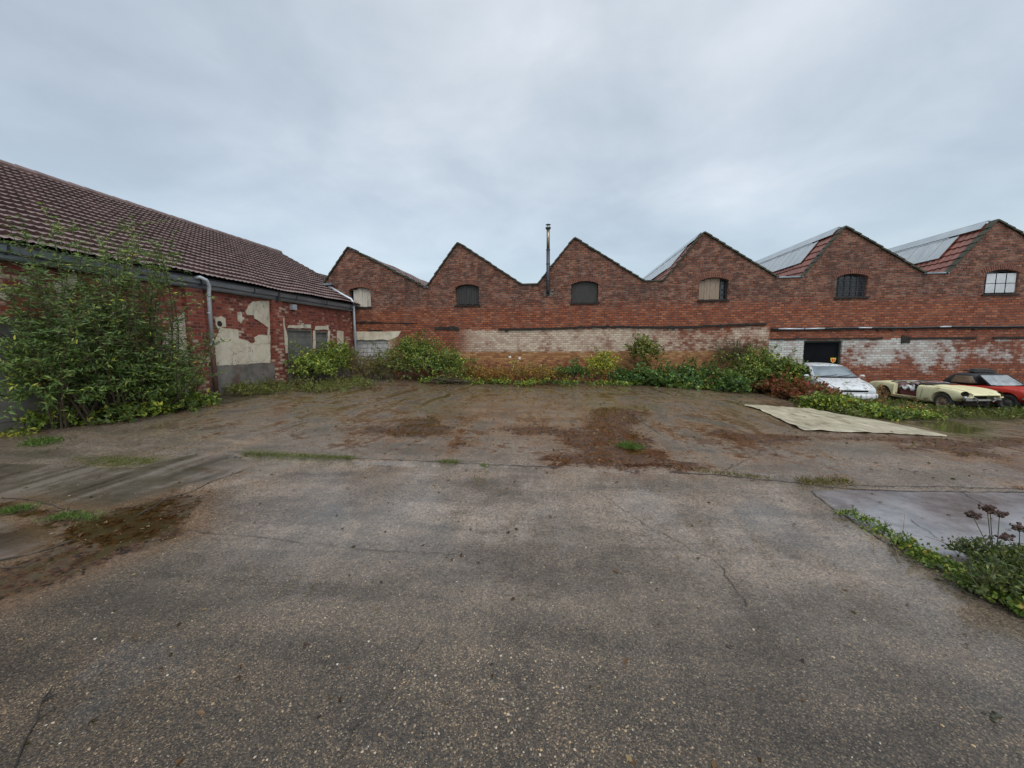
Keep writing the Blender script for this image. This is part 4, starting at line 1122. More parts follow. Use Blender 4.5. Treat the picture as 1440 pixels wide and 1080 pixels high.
class Plant:
    def __init__(self, seed):
        self.r = np.random.RandomState(seed); self.P = []; self.D = []; self.N = []; self.L = []; self.W = []; self.stem = MB()
    def leaves(self, P, D, N, L, W):
        k = P[:, 2] > gz(P[:, 0], P[:, 1]) + 0.01
        self.P.append(P[k]); self.D.append(D[k]); self.N.append(N[k]); self.L.append(L[k]); self.W.append(W[k])
    def cloud(self, c, rad_, twigs, k=9, L=0.09, W=0.05, tl=0.28, up=0.6, droop=-0.1, stems=0.25, shell=0.45):
        r = self.r; c = np.array(c, float); R = np.array(rad_, float)
        d = r.normal(size=(twigs, 3)); d /= np.linalg.norm(d, axis=1, keepdims=True)
        d[:, 2] = np.where(d[:, 2] < -0.35, -d[:, 2], d[:, 2])
        # lumpy outline: the radius changes with direction
        lump = 1 + 0.24 * np.sin(d[:, 0] * 4.1 + c[0] * 3) * np.cos(d[:, 1] * 3.7 + c[1]) + 0.16 * np.sin(d[:, 2] * 7 + d[:, 0] * 5 + c[0])
        lobes = r.normal(size=(7, 3)); lobes[:, 2] = np.abs(lobes[:, 2]); lobes /= np.linalg.norm(lobes, axis=1, keepdims=True)
        lump = lump * (0.72 + 0.62 * np.max(np.exp(-(1 - d @ lobes.T) / 0.10) * r.uniform(0.5, 1.0, 7)[None, :], axis=1))
        rr = r.rand(twigs) ** shell * lump
        p = c + d * R * rr[:, None]
        o = d + np.array([0, 0, up]) + r.normal(size=(twigs, 3)) * 0.45
        o /= np.linalg.norm(o, axis=1, keepdims=True)
        tln = tl * r.uniform(0.5, 1.3, twigs)
        t = np.linspace(0.1, 1, k)
        PP = (p[:, None, :] + o[:, None, :] * (tln[:, None] * t[None, :])[:, :, None] - np.array([0, 0, 1]) * (0.18 * tln[:, None] * t[None, :] ** 2)[:, :, None]).reshape(-1, 3)
        oo = np.repeat(o, k, 0)
        n = len(PP)
        D = oo * 0.55 + r.normal(size=(n, 3)) * 0.75 + np.array([0, 0, droop])
        N = np.array([0, 0, 0.55]) + np.repeat(d, k, 0) * 0.75 + r.normal(size=(n, 3)) * 0.5
        ll = L * r.uniform(0.55, 1.3, n)
        self.leaves(PP + r.normal(size=(n, 3)) * 0.01, D, N, ll, ll * (W / L) * r.uniform(0.8, 1.2, n))
        m = int(twigs * stems)
        for i in range(m):
            a = p[i] - d[i] * R * rr[i] * r.uniform(0.2, 0.6)
            if a[2] < gh(a[0], a[1]): a[2] = gh(a[0], a[1])
            self.stem.tube([a, (a + p[i]) / 2 + r.normal(size=3) * 0.03, p[i] + o[i] * tln[i] * 0.9], [0.007, 0.005, 0.002], 4, 0, False)
        return self
    def canes(self, base, area, n, ln, lean=0.5, bias=(0, 0, 0), arch=0.25, L=0.12, W=0.035, step=0.07, start=0.25, side=0, rad0=0.012, leafy=1.0):
        r = self.r; base = np.array(base, float)
        for i in range(n):
            b = base + np.array([r.uniform(-1, 1) * area[0], r.uniform(-1, 1) * area[1], 0]); b[2] = gh(b[0], b[1])
            d = np.array([r.normal() * lean, r.normal() * lean, 1.0]) + np.array(bias); d /= np.linalg.norm(d)
            l = r.uniform(*ln); h = d * np.array([1, 1, 0]); h /= max(np.linalg.norm(h), 1e-3)
            kink = r.normal(size=3) * 0.06 * l
            def pt(t): return b + d * l * t + (h * 0.35 - np.array([0, 0, 1.0])) * arch * l * t * t + kink * math.sin(math.pi * t)
            ts = np.linspace(0, 1, 7)
            self.stem.tube([pt(t) for t in ts], list(np.linspace(rad0, 0.0025, 7)), 5, 0, False)
            runs = [(pt, start, l)]
            for s in range(side):
                t0 = r.uniform(0.25, 0.9); sd = r.normal(size=3); sd[2] = abs(sd[2]) * 0.5 + 0.25; sd /= np.linalg.norm(sd); sl = l * r.uniform(0.14, 0.38) * (1.15 - t0 * 0.6)
                q0 = pt(t0)
                f = (lambda q0, sd, sl: (lambda t: q0 + sd * sl * t - np.array([0, 0, 0.2]) * sl * t * t))(q0, sd, sl)
                self.stem.tube([f(0), f(0.5), f(1)], [0.005, 0.004, 0.002], 4, 0, False)
                runs.append((f, 0.15, sl))
            for f, s0, ll in runs:
                m = max(2, int(ll * (1 - s0) / step * leafy))
                tt = r.uniform(s0, 1.0, m)
                PP = np.array([f(t) for t in tt])
                D = r.normal(size=(m, 3)); D[:, 2] = D[:, 2] * 0.4 + 0.15
                N = np.array([0, 0, 0.6]) + h * 0.5 + r.normal(size=(m, 3)) * 0.6
                q = L * r.uniform(0.5, 1.25, m)
                self.leaves(PP, D, N, q, q * (W / L) * r.uniform(0.8, 1.25, m))
        return self
    def grass(self, pts, n, hgt, spread=0.05, W=0.008, flop=0.5):
        r = self.r; pts = np.array(pts, float)
        i = r.randint(0, len(pts), n)
        P = np.zeros((n, 3)); P[:, :2] = pts[i] + r.normal(size=(n, 2)) * spread; P[:, 2] = gz(P[:, 0], P[:, 1]) + 0.012
        D = r.normal(size=(n, 3)) * flop; D[:, 2] = 1.0 - r.rand(n) * flop
        N = r.normal(size=(n, 3))
        h = hgt * r.uniform(0.4, 1.2, n)
        self.leaves(P, D, N, h, np.full(n, W))
        return self
    def put(self, name, label, cat, loc, leafmat, stemmat=None, group=None, kind=None, leafname='foliage', stemname='stems'):
        args = [np.concatenate(a) for a in (self.P, self.D, self.N, self.L, self.W)] if self.P else None
        if kind == 'stuff':
            return tag(link(name, leaf_mesh(*args, name), leafmat), label, cat, group, kind)
        if not self.stem.v:
            return tag(link(name, leaf_mesh(*args, name), leafmat), label, cat, group)
        root = empty(name, (loc[0], loc[1], gh(loc[0], loc[1])), label, cat, group)
        link(leafname, leaf_mesh(*args, name), leafmat, root)
        if self.stem.v:
            link(stemname, self.stem.mesh(name), stemmat, root)
        return root
M_STEM = mat_noise('woody_stem', (0.045, 0.032, 0.02), (0.09, 0.066, 0.042), 8, 0.85, 0.3, 60)
M_STEMG = mat_noise('green_stem', (0.05, 0.06, 0.02), (0.09, 0.09, 0.04), 8, 0.8, 0.2, 60)
M_DEADST = mat_noise('dead_stalk', (0.10, 0.07, 0.04), (0.21, 0.155, 0.095), 8, 0.85, 0.3, 60)
GREY_G = [(0.0, (0.053, 0.092, 0.030)), (0.45, (0.105, 0.180, 0.056)), (0.8, (0.185, 0.275, 0.081)), (0.978, (0.302, 0.371, 0.089)), (0.986, (0.600, 0.576, 0.045)), (1.0, (0.600, 0.600, 0.059))]
DEEP_G = [(0.0, (0.022, 0.057, 0.016)), (0.5, (0.053, 0.118, 0.030)), (0.85, (0.104, 0.211, 0.043)), (0.97, (0.244, 0.307, 0.054)), (1.0, (0.600, 0.441, 0.054))]
MID_G = [(0.0, (0.049, 0.089, 0.016)), (0.4, (0.125, 0.201, 0.030)), (0.75, (0.226, 0.307, 0.043)), (0.93, (0.406, 0.422, 0.061)), (1.0, (0.600, 0.550, 0.068))]
YEL_G = [(0.0, (0.112, 0.144, 0.022)), (0.4, (0.282, 0.327, 0.041)), (0.75, (0.543, 0.500, 0.054)), (1.0, (0.600, 0.500, 0.081))]
DRY = [(0.0, (0.062, 0.042, 0.015)), (0.45, (0.133, 0.092, 0.033)), (0.8, (0.204, 0.169, 0.050)), (1.0, (0.312, 0.262, 0.077))]
RUST = [(0.0, (0.112, 0.039, 0.014)), (0.4, (0.282, 0.098, 0.026)), (0.75, (0.413, 0.197, 0.042)), (1.0, (0.525, 0.358, 0.060))]
REDC = [(0.0, (0.069, 0.015, 0.010)), (0.35, (0.175, 0.045, 0.022)), (0.65, (0.213, 0.096, 0.035)), (0.85, (0.375, 0.045, 0.045)), (1.0, (0.112, 0.128, 0.030))]
L_BUD = mat_leaf('buddleja_leaf', GREY_G, 0.5, 1.1, (0.055, 0.115, 0.030), 0.55)
L_DEEP = mat_leaf('ivy_leaf', DEEP_G, 0.38, 1.3, (0.085, 0.125, 0.03), 0.45)
L_MID = mat_leaf('bramble_leaf', MID_G, 0.45, 1.0, (0.035, 0.060, 0.020), 0.6)
L_YEL = mat_leaf('yellowing_leaf', YEL_G, 0.5, 1.5, (0.07, 0.11, 0.025), 0.5)
L_DRY = mat_leaf('dead_leaf', DRY, 0.8, 1.2, (0.060, 0.075, 0.022), 0.55)
L_RUST = mat_leaf('rusty_leaf', RUST, 0.7, 1.6, (0.10, 0.11, 0.03), 0.5)
L_RED = mat_leaf('red_creeper_leaf', REDC, 0.6, 1.4, (0.065, 0.075, 0.025), 0.55)
L_GRASS = mat_leaf('grass_blade', [(0.0, (0.045, 0.07, 0.015)), (0.5, (0.10, 0.13, 0.028)), (0.85, (0.19, 0.19, 0.05)), (1.0, (0.32, 0.27, 0.10))], 0.55, 1.2, (0.055, 0.06, 0.02), 0.4)
L_GRASSG = mat_leaf('green_grass_blade', [(0.0, (0.035, 0.075, 0.012)), (0.6, (0.085, 0.155, 0.028)), (1.0, (0.17, 0.24, 0.05))], 0.55)

# big butterfly bush against the shed
p = Plant(1)
p.canes((-9.45, 7.1, 0), (0.30, 0.8, 0), 19, (3.0, 4.2), 0.13, (0.06, -0.04, 0), 0.12, 0.098, 0.024, 0.026, 0.30, 10, 0.020)
p.canes((-9.35, 7.35, 0), (0.30, 0.45, 0), 12, (2.0, 3.3), 0.17, (0.08, 0.07, 0), 0.18, 0.098, 0.024, 0.026, 0.3, 8, 0.02)
p.canes((-9.4, 6.5, 0), (0.35, 0.6, 0), 26, (2.4, 3.9), 0.22, (0.08, -0.10, 0), 0.20, 0.098, 0.024, 0.026, 0.3, 9, 0.018)
p.canes((-9.5, 7.1, 0), (0.25, 0.9, 0), 16, (3.9, 4.7), 0.10, (0.04, -0.02, 0), 0.07, 0.098, 0.024, 0.026, 0.35, 8, 0.02)
p.canes((-9.35, 8.35, 0), (0.30, 0.35, 0), 11, (1.5, 2.9), 0.18, (0.06, 0.06, 0), 0.25, 0.098, 0.024, 0.026, 0.25, 8, 0.016)
p.put('butterfly_bush', 'tall grey-green bush with long narrow leaves reaching up over the shed gutter', 'bush', (-9.35, 7.9), L_BUD, M_STEM, 'bushes along the walls')
p = Plant(2)
p.cloud((-9.35, 6.9, 0.85), (0.62, 1.0, 1.0), 400, 13, 0.098, 0.028, 0.38, 0.5, -0.15, 0.3)
p.cloud((-9.35, 6.0, 0.9), (0.6, 0.8, 1.1), 330, 13, 0.098, 0.028, 0.38, 0.5, -0.15, 0.3)
p.cloud((-9.25, 8.2, 0.55), (0.45, 0.55, 0.65), 170, 13, 0.098, 0.028, 0.36, 0.5, -0.15, 0.3)
p.cloud((-9.25, 7.5, 0.70), (0.50, 0.60, 0.85), 260, 13, 0.098, 0.028, 0.36, 0.5, -0.15, 0.3)
p.cloud((-9.5, 6.9, 1.9), (0.5, 1.1, 0.7), 90, 9, 0.13, 0.04, 0.32, 0.6, -0.15, 0.3)
p.put('leafy_shrub', 'dense dark green shrub filling the foot of the tall narrow-leaved bush', 'shrub', (-9.2, 7.9), mat_leaf('shrub_leaf', [(0, (0.047, 0.086, 0.024)), (0.45, (0.108, 0.190, 0.049)), (0.8, (0.195, 0.296, 0.068)), (0.96, (0.351, 0.396, 0.081)), (1, (0.600, 0.594, 0.068))], 0.45, 1.6, (0.11, 0.17, 0.04), 0.5), M_STEM, 'bushes along the walls')
p = Plant(3)
for q in ((60, 606), (110, 600), (160, 598), (210, 588), (255, 580), (285, 572)):
    g_ = G(*q); p.cloud((g_[0] - 0.25, g_[1] + 0.25, 0.2), (0.4, 0.45, 0.22), 70, 8, 0.10, 0.05, 0.2, 0.8, 0, 0.2)
p.put('weed_fringe', 'low bright leafy weeds along the edge of the yard under the dark shrub', 'weeds', G(160, 598), L_MID, M_STEMG)
# scrub in the corner
p = Plant(4)
p.cloud((-9.4, 13.7, 0.65), (0.72, 1.0, 0.75), 420, 9, 0.10, 0.05, 0.3, 0.6, -0.1, 0.3)
p.cloud((-9.45, 15.3, 0.85), (0.72, 1.1, 0.80), 420, 9, 0.10, 0.05, 0.3, 0.6, -0.1, 0.3)
p.canes((-9.55, 14.4, 0), (0.4, 1.2, 0), 16, (1.2, 2.2), 0.35, (0.1, -0.1, 0), 0.3, 0.11, 0.045, 0.06, 0.3, 3)
p.put('bramble_thicket', 'olive green thicket in front of the grey boarded windows of the shed', 'bush', (-9.4, 14.4), L_MID, M_STEM, 'bushes along the walls')
p = Plant(5)
p.canes((-8.2, 15.9, 0), (1.0, 0.8, 0), 110, (0.9, 1.9), 0.35, (0, -0.1, 0), 0.25, 0.08, 0.022, 0.05, 0.2, 3, 0.008)
p.cloud((-8.2, 15.7, 0.45), (0.95, 0.85, 0.55), 260, 8, 0.09, 0.035, 0.3, 0.6, 0, 0.5)
p.put('dead_scrub', 'brown dead stalks tangled in front of the bricked-up doorway', 'scrub', (-8.2, 15.9), L_DRY, M_DEADST, 'bushes along the walls')
p = Plant(6)
for i in range(34):
    g_ = G(325 + i * 6.0 + p.r.uniform(-5, 5), 556 - i * 0.33 + p.r.uniform(-5, 3))
    p.cloud((g_[0], g_[1], gh(*g_) + 0.05), (0.35, 0.35, 0.16 + 0.12 * p.r.rand()), 26, 7, 0.09, 0.028, 0.2, 0.9, 0.1, 0.15)
p.put('weed_strip', 'yellow-green low weeds along the shed dado between the two downpipes', 'weeds', G(400, 550), mat_leaf('weed_leaf', [(0, (0.06, 0.075, 0.018)), (0.5, (0.13, 0.155, 0.032)), (0.9, (0.22, 0.22, 0.05)), (1, (0.33, 0.28, 0.08))], 0.55, 1.1, (0.075, 0.055, 0.028), 0.6), M_STEMG)
# the big mound against the hall
p = Plant(7)
p.canes((-6.0, 16.2, 0), (1.9, 0.5, 0), 34, (1.0, 2.1), 0.5, (0, -0.25, 0), 0.5, 0.08, 0.04, 0.09, 0.3, 2, 0.007)
p.cloud((-6.25, 16.6, 0.70), (1.35, 1.0, 1.0), 760, 9, 0.085, 0.05, 0.32, 0.6, -0.1, 0.25)
p.cloud((-6.7, 16.9, 1.35), (0.75, 0.7, 0.60), 240, 9, 0.09, 0.05, 0.36, 0.7, -0.1, 0.3)
p.cloud((-5.1, 16.6, 0.50), (0.95, 0.9, 0.75), 330, 9, 0.10, 0.06, 0.3, 0.5, -0.1, 0.25)
p.cloud((-7.6, 16.3, 0.55), (0.6, 0.7, 0.6), 170, 9, 0.10, 0.06, 0.3, 0.5, -0.1, 0.3)
p.canes((-6.2, 16.5, 0), (1.3, 0.6, 0), 22, (1.6, 2.5), 0.35, (0, -0.1, 0), 0.3, 0.11, 0.06, 0.07, 0.4, 3)
p.put('bramble_mound', 'largest green mound of bramble against the hall beside the bricked-up doorway', 'bush', (-6.2, 16.5), mat_leaf('mound_leaf', [(0, (0.031, 0.063, 0.016)), (0.4, (0.083, 0.145, 0.030)), (0.72, (0.164, 0.248, 0.043)), (0.9, (0.328, 0.355, 0.061)), (1, (0.600, 0.544, 0.068))], 0.42, 0.9, (0.16, 0.175, 0.035), 0.5), M_STEM, 'bushes along the walls')
p = Plant(8)
for i in range(26):
    x = -4.3 + 4.2 * i / 25; y = 16.9 + p.r.uniform(-0.4, 0.5); h = 0.32 + 0.25 * p.r.rand()
    p.cloud((x, y, gh(x, y) + 0.15), (0.38, 0.35, h), 44, 7, 0.08, 0.03, 0.30, 0.9, 0, 0.4)
    p.canes((x, y, 0), (0.3, 0.2, 0), 6, (0.45, 1.25), 0.28, (0, 0, 0), 0.25, 0.08, 0.03, 0.06, 0.2, 2, 0.005)
p.put('rusty_weeds', 'low rust-brown weeds along the ochre base of the hall', 'weeds', (-2.3, 16.9), L_RUST, M_DEADST)
p = Plant(9)
for i in range(40):
    x = -5.8 + 11.3 * i / 39; y = 16.15 + p.r.uniform(-0.55, 0.35) - (0.25 if x > 4 else 0); s_ = p.r.rand()
    if p.r.rand() < 0.25: continue
    p.cloud((x, y, gh(x, y) + 0.03), (0.18 + 0.3 * s_, 0.16 + 0.2 * s_, 0.06 + 0.26 * p.r.rand() ** 3), int(8 + 26 * s_), 7, 0.09, 0.05, 0.16, 0.9, 0.1, 0.05)
p.put('weed_verge', 'thin green verge of weeds where the yard meets the hall planting', 'weeds', (0, 16.1), L_MID, M_STEMG)
lg = MB(); rr = random.Random(4)
for i in range(26):
    x = rr.uniform(-5.6, -4.2); y = rr.uniform(15.6, 16.2); a = rr.uniform(-0.5, 0.4); l = rr.uniform(0.35, 0.8)
    z = gh(x, y) + rr.uniform(0.03, 0.22)
    lg.tube([(x - l * math.cos(a), y - l * math.sin(a), max(gh(x, y) + 0.02, z - 0.05)), (x, y, z), (x + l * math.cos(a), y + l * math.sin(a), z - rr.uniform(-0.03, 0.06))], [0.022, 0.02, 0.012], 5)
tag(lg.build('brush_pile', M_STEM, None, True), 'brown heap of cut branches at the foot of the largest green mound', 'brush pile')
p = Plant(63)
for (x, h) in ((-4.5, 0.6), (-4.1, 0.45), (-3.6, 0.5), (-3.1, 0.32), (-2.7, 0.42), (-1.6, 0.36), (-1.1, 0.5), (-0.5, 0.38), (0.0, 0.3)):
    p.cloud((x, 17.2, 0.1), (0.34, 0.3, h), 46, 8, 0.075, 0.032, 0.3, 0.9, 0, 0.4)
    p.canes((x, 17.2, 0), (0.3, 0.2, 0), 7, (h * 1.2, h * 2.6), 0.22, (0, 0, 0), 0.25, 0.075, 0.03, 0.06, 0.2, 2, 0.005)
p.put('yellow_weeds', 'straggly yellow-green weeds standing behind the rusty ones along the ochre brickwork', 'weeds', (-2.3, 17.2), L_YEL, M_DEADST)
# thistle with white heads
p = Plant(10)
p.canes((-2.05, 17.2, 0), (0.15, 0.1, 0), 6, (0.9, 1.35), 0.10, (0, 0, 0), 0.1, 0.13, 0.04, 0.10, 0.1, 2, 0.01)
root = p.put('thistle', 'yellowing thistle with two white tufted heads before the ochre brickwork', 'weed', (-2.05, 17.2), L_YEL, M_STEMG)
M_FLUFF = mat_noise('white_fluff', (0.62, 0.60, 0.56), (0.76, 0.74, 0.70), 20, 0.9, 0.4, 60)
for (px_, py_) in ((717, 502), (731, 504)):
    a, c = BW(px_, py_, 17.15)
    b = MB()
    for i in range(14):
        d = Vector((rr.gauss(0, 1), rr.gauss(0, 1), rr.gauss(0, 1))).normalized()
        b.obox(Vector((a, 17.15, c)) + d * 0.03, d * 0.034, d.orthogonal().normalized() * 0.012, d.cross(d.orthogonal()).normalized() * 0.012)
    b.build('flower_head', M_FLUFF, root)
# yellow bushes and saplings at the middle of the hall
p = Plant(11)
p.cloud((1.75, 17.0, 0.62), (0.72, 0.45, 0.58), 260, 8, 0.10, 0.045, 0.26, 0.6, 0, 0.4)
p.canes((1.7, 17.0, 0), (0.4, 0.2, 0), 18, (0.8, 1.35), 0.3, (0, 0, 0), 0.2, 0.12, 0.045, 0.06, 0.3, 2)
p.put('yellow_bush', 'bright yellow-leaved bush against the ochre brickwork below the first window right of the stove pipe', 'bush', (1.7, 17.0), L_YEL, M_STEM, 'bushes along the walls')
p = Plant(12)
p.canes((0.55, 17.2, 0), (0.08, 0.08, 0), 4, (1.05, 1.3), 0.08, (0, 0, 0), 0.05, 0.22, 0.045, 0.05, 0.55, 2, 0.012)
p.cloud((0.5, 16.9, 0.3), (0.8, 0.4, 0.35), 170, 8, 0.10, 0.055, 0.22, 0.7, 0, 0.2)
p.put('dark_sapling', 'small dark green sapling with a drooping tuft left of the yellow bush', 'sapling', (0.55, 17.1), L_DEEP, M_STEMG)
p = Plant(13)
p.canes((3.55, 17.35, 0), (0.25, 0.12, 0), 9, (1.5, 2.35), 0.16, (-0.05, 0, 0), 0.16, 0.13, 0.075, 0.05, 0.35, 4, 0.014)
p.cloud((3.55, 17.2, 1.25), (0.50, 0.4, 0.55), 130, 8, 0.13, 0.075, 0.26, 0.5, -0.1, 0.3)
p.put('self_sown_sapling', 'tall yellow-green sapling climbing past the ochre band to the dark ledge', 'sapling', (3.55, 17.3), L_YEL and mat_leaf('sapling_leaf', [(0, (0.05, 0.075, 0.018)), (0.5, (0.13, 0.165, 0.035)), (0.85, (0.26, 0.25, 0.05)), (1, (0.40, 0.33, 0.06))], 0.5), M_STEM)
p = Plant(14)
for (x, y, h, w_) in ((2.6, 16.7, 0.45, 0.6), (3.4, 16.5, 0.62, 0.7), (4.3, 16.5, 0.75, 0.7), (5.1, 16.5, 0.85, 0.6), (5.9, 16.2, 0.72, 0.6), (4.0, 16.0, 0.40, 0.8), (5.2, 15.8, 0.42, 0.8), (6.3, 15.4, 0.45, 0.7)):
    p.cloud((x, y, gh(x, y) + 0.1), (w_, 0.6, h), 180, 9, 0.10, 0.07, 0.28, 0.6, -0.1, 0.15)
    p.canes((x, y, 0), (w_, 0.4, 0), 5, (h * 0.8, h * 1.7), 0.45, (0, -0.1, 0), 0.5, 0.09, 0.06, 0.07, 0.3, 2, 0.006)
p.put('ivy_bank', 'dark glossy bank of ivy along the hall between sapling and brown arching mound', 'ivy', (4.4, 16.4), L_DEEP, M_STEM)
p = Plant(15)
p.cloud((7.85, 16.6, 0.30), (1.15, 0.85, 0.95), 640, 9, 0.085, 0.055, 0.34, 0.6, -0.1, 0.2)
p.canes((7.9, 16.3, 0), (1.2, 0.4, 0), 30, (0.9, 1.9), 0.5, (0, -0.25, 0), 0.5, 0.08, 0.045, 0.08, 0.3, 2, 0.007)
p.cloud((8.75, 16.3, 0.10), (0.70, 0.75, 0.85), 300, 9, 0.11, 0.07, 0.3, 0.6, -0.1, 0.25)
p.cloud((6.9, 16.2, 0.05), (0.9, 0.6, 0.5), 260, 9, 0.11, 0.075, 0.28, 0.6, -0.1, 0.2)
p.canes((8.75, 17.2, 0), (0.25, 0.2, 0), 9, (1.9, 2.5), 0.12, (-0.03, 0, 0), 0.16, 0.12, 0.065, 0.06, 0.35, 3)
p.canes((8.8, 16.0, 0), (0.4, 0.3, 0), 14, (0.9, 1.5), 0.25, (0.05, 0, 0), 0.3, 0.12, 0.065, 0.06, 0.3, 3)
p.put('bramble_bank', 'yellow-green mound of bramble growing up the side of the white car', 'bush', (7.9, 16.5), mat_leaf('bank_leaf', [(0, (0.033, 0.063, 0.016)), (0.4, (0.098, 0.165, 0.030)), (0.75, (0.195, 0.270, 0.046)), (0.95, (0.360, 0.375, 0.068)), (1, (0.600, 0.495, 0.068))], 0.42, 1.0, (0.05, 0.075, 0.02), 0.5), M_STEM, 'bushes along the walls')
p = Plant(16)
p.cloud((7.2, 17.2, 0.95), (0.85, 0.55, 0.62), 300, 10, 0.10, 0.016, 0.45, 0.2, -0.8, 0.9)
p.canes((7.2, 17.2, 0), (0.5, 0.3, 0), 40, (1.4, 2.1), 0.35, (0, -0.1, 0), 0.75, 0.10, 0.016, 0.05, 0.3, 2, 0.006)
p.put('arching_shrub', 'brownish olive shrub of thin arching twigs behind the yellow-green mound', 'bush', (7.2, 17.2), mat_leaf('arching_leaf', [(0, (0.030, 0.026, 0.012)), (0.5, (0.065, 0.058, 0.022)), (1, (0.12, 0.115, 0.04))], 0.7), M_STEM, 'bushes along the walls')
p = Plant(17)
for (px_, py_, s) in ((985, 547, 0.22), (1015, 549, 0.25), (1045, 551, 0.30), (1068, 552, 0.40), (1090, 557, 0.50), (1112, 563, 0.55), (1132, 568, 0.50), (1150, 572, 0.45), (1165, 576, 0.38)):
    g_ = G(px_, py_); x, y = g_[0] + 0.15, g_[1] + 0.35
    p.cloud((x, y, gh(x, y) + 0.10), (0.50, 0.42, s), 105, 8, 0.12, 0.085, 0.24, 0.6, -0.1, 0.3)
p.put('red_creeper', 'red and russet creeper spilling along the yard edge towards the white car', 'creeper', G(1100, 560), L_RED, M_STEM)
p = Plant(18)
for (px_, py_, s) in ((1152, 577, 0.26), (1166, 579, 0.34), (1182, 581, 0.36), (1198, 583, 0.32), (1215, 585, 0.24), (1232, 588, 0.17), (1252, 590, 0.13), (1275, 591, 0.10), (1300, 591, 0.07)):
    g_ = G(px_, py_); x, y = g_[0] + 0.1, g_[1] + 0.35
    p.cloud((x, y, gh(x, y) + 0.06), (0.45, 0.38, s), 120, 8, 0.08, 0.055, 0.20, 0.6, 0, 0.25)
    p.canes((x, y, 0), (0.4, 0.3, 0), 6, (s * 1.5, s * 3.2), 0.7, (0.2, -0.3, 0), 0.5, 0.07, 0.04, 0.08, 0.3, 1, 0.005)
p.put('ground_ivy', 'green trailing ivy heaped below the front bumper of the white car', 'ivy', G(1215, 588), L_MID, M_STEM)
p = Plant(62)
for (px_, py_) in ((1160, 576), (1178, 579), (1202, 582), (1222, 584), (1246, 586), (1270, 585), (1120, 563)):
    g_ = G(px_, py_); x, y = g_[0] + 0.1, g_[1] + 0.25
    p.canes((x, y, 0), (0.4, 0.25, 0), 16, (0.35, 0.95), 0.6, (0.25, -0.2, 0), 0.5, 0.07, 0.03, 0.06, 0.2, 2, 0.006)
p.put('dead_brambles', 'brown dry stems and russet leaves tangled through the ivy below the white car', 'brambles', G(1200, 582), L_RUST, M_DEADST)
# grass between the wrecks
p = Plant(19); pts = []
while len(pts) < 420:
    x = p.r.uniform(7.6, 19.5); y = p.r.uniform(8.9, 17.6)
    if PY(x, y) < 590 - 4 * p.r.rand() and PX(x, y) > 1150: pts.append((x, y))
p.grass(pts, 9000, 0.13, 0.16, 0.010, 0.7)
for x, y in pts[:170]:
    p.cloud((x, y, gh(x, y) + 0.02), (0.3, 0.3, 0.08), 12, 7, 0.09, 0.045, 0.18, 0.9, 0.1, 0)
p.put('rough_grass', 'rough grass and weeds round the parked wrecks', 'grass', None, L_GRASS, None, None, 'stuff')
p = Plant(20); pts = [(G(1290 + i * 3.4, 583 + 6 * math.sin(i)))for i in range(45)]
p.grass(pts, 2200, 0.17, 0.22, 0.009, 0.6)
p.put('grass_clump', 'yellowish long grass in front of the cream sports car wreck', 'grass', None, L_GRASS)
p = Plant(61)
for (x, y, h) in ((10.4, 14.6, 0.5), (10.9, 15.4, 0.7), (10.2, 16.2, 0.8), (11.3, 16.6, 0.7), (12.3, 16.8, 0.6)):
    p.canes((x, y, 0), (0.35, 0.3, 0), 22, (h, h * 1.7), 0.3, (0, -0.1, 0), 0.3, 0.08, 0.028, 0.05, 0.2, 2, 0.006)
p.put('dead_weeds', 'reddish brown dead weeds between the white car and the cream wreck', 'weeds', (10.8, 15.6), L_RUST, M_DEADST)
# right foreground: weeds growing out of a joint
L_FORE = mat_leaf('foreground_leaf', [(0, (0.035, 0.065, 0.013)), (0.35, (0.085, 0.145, 0.024)), (0.7, (0.16, 0.235, 0.036)), (0.93, (0.26, 0.32, 0.05)), (1, (0.42, 0.26, 0.05))], 0.5, 5.0, (0.040, 0.085, 0.025), 0.5)
p = Plant(21)
path = [(1192, 726), (1215, 738), (1238, 752), (1262, 766), (1285, 780), (1308, 794), (1330, 806), (1355, 820), (1385, 838), (1415, 856), (1445, 872)]
for i, q in enumerate(path):
    f = i / (len(path) - 1)
    for j in range(4):
        g_ = G(q[0] + p.r.uniform(-11, 11), q[1] + p.r.uniform(-2 - 3 * f, 2 + 2 * f))
        s = 0.045 + 0.09 * f
        p.cloud((g_[0] + 0.07 * f, g_[1] + 0.02, 0.015), (s * 0.75, s * 0.75, 0.016 + 0.034 * f), int(8 + 15 * f), 6, 0.020 + 0.010 * f, 0.017 + 0.007 * f, 0.05, 0.7, 0.1, 0.1)
p.put('joint_weeds', 'trail of small round-leaved weeds along the joint beside the smooth wet pad', 'weeds', G(1300, 790), L_FORE, M_STEMG, 'weeds at the right foreground')
p = Plant(22)
for i in range(30):
    px_ = p.r.uniform(1372, 1590); py_ = p.r.uniform(790, 868) * 1.0
    py_ = max(py_, 785 + (px_ - 1335) * 0.10)
    g_ = G(px_, min(py_, 800 + (px_ - 1300) * 0.55))
    p.cloud((g_[0], g_[1], 0.06), (0.12, 0.11, 0.085), 40, 7, 0.032, 0.017, 0.10, 0.8, 0.05, 0.3)
p.canes((*G(1460, 815), 0), (0.26, 0.18, 0), 70, (0.14, 0.34), 0.30, (0, 0, 0), 0.25, 0.036, 0.010, 0.009, 0.15, 4, 0.003)
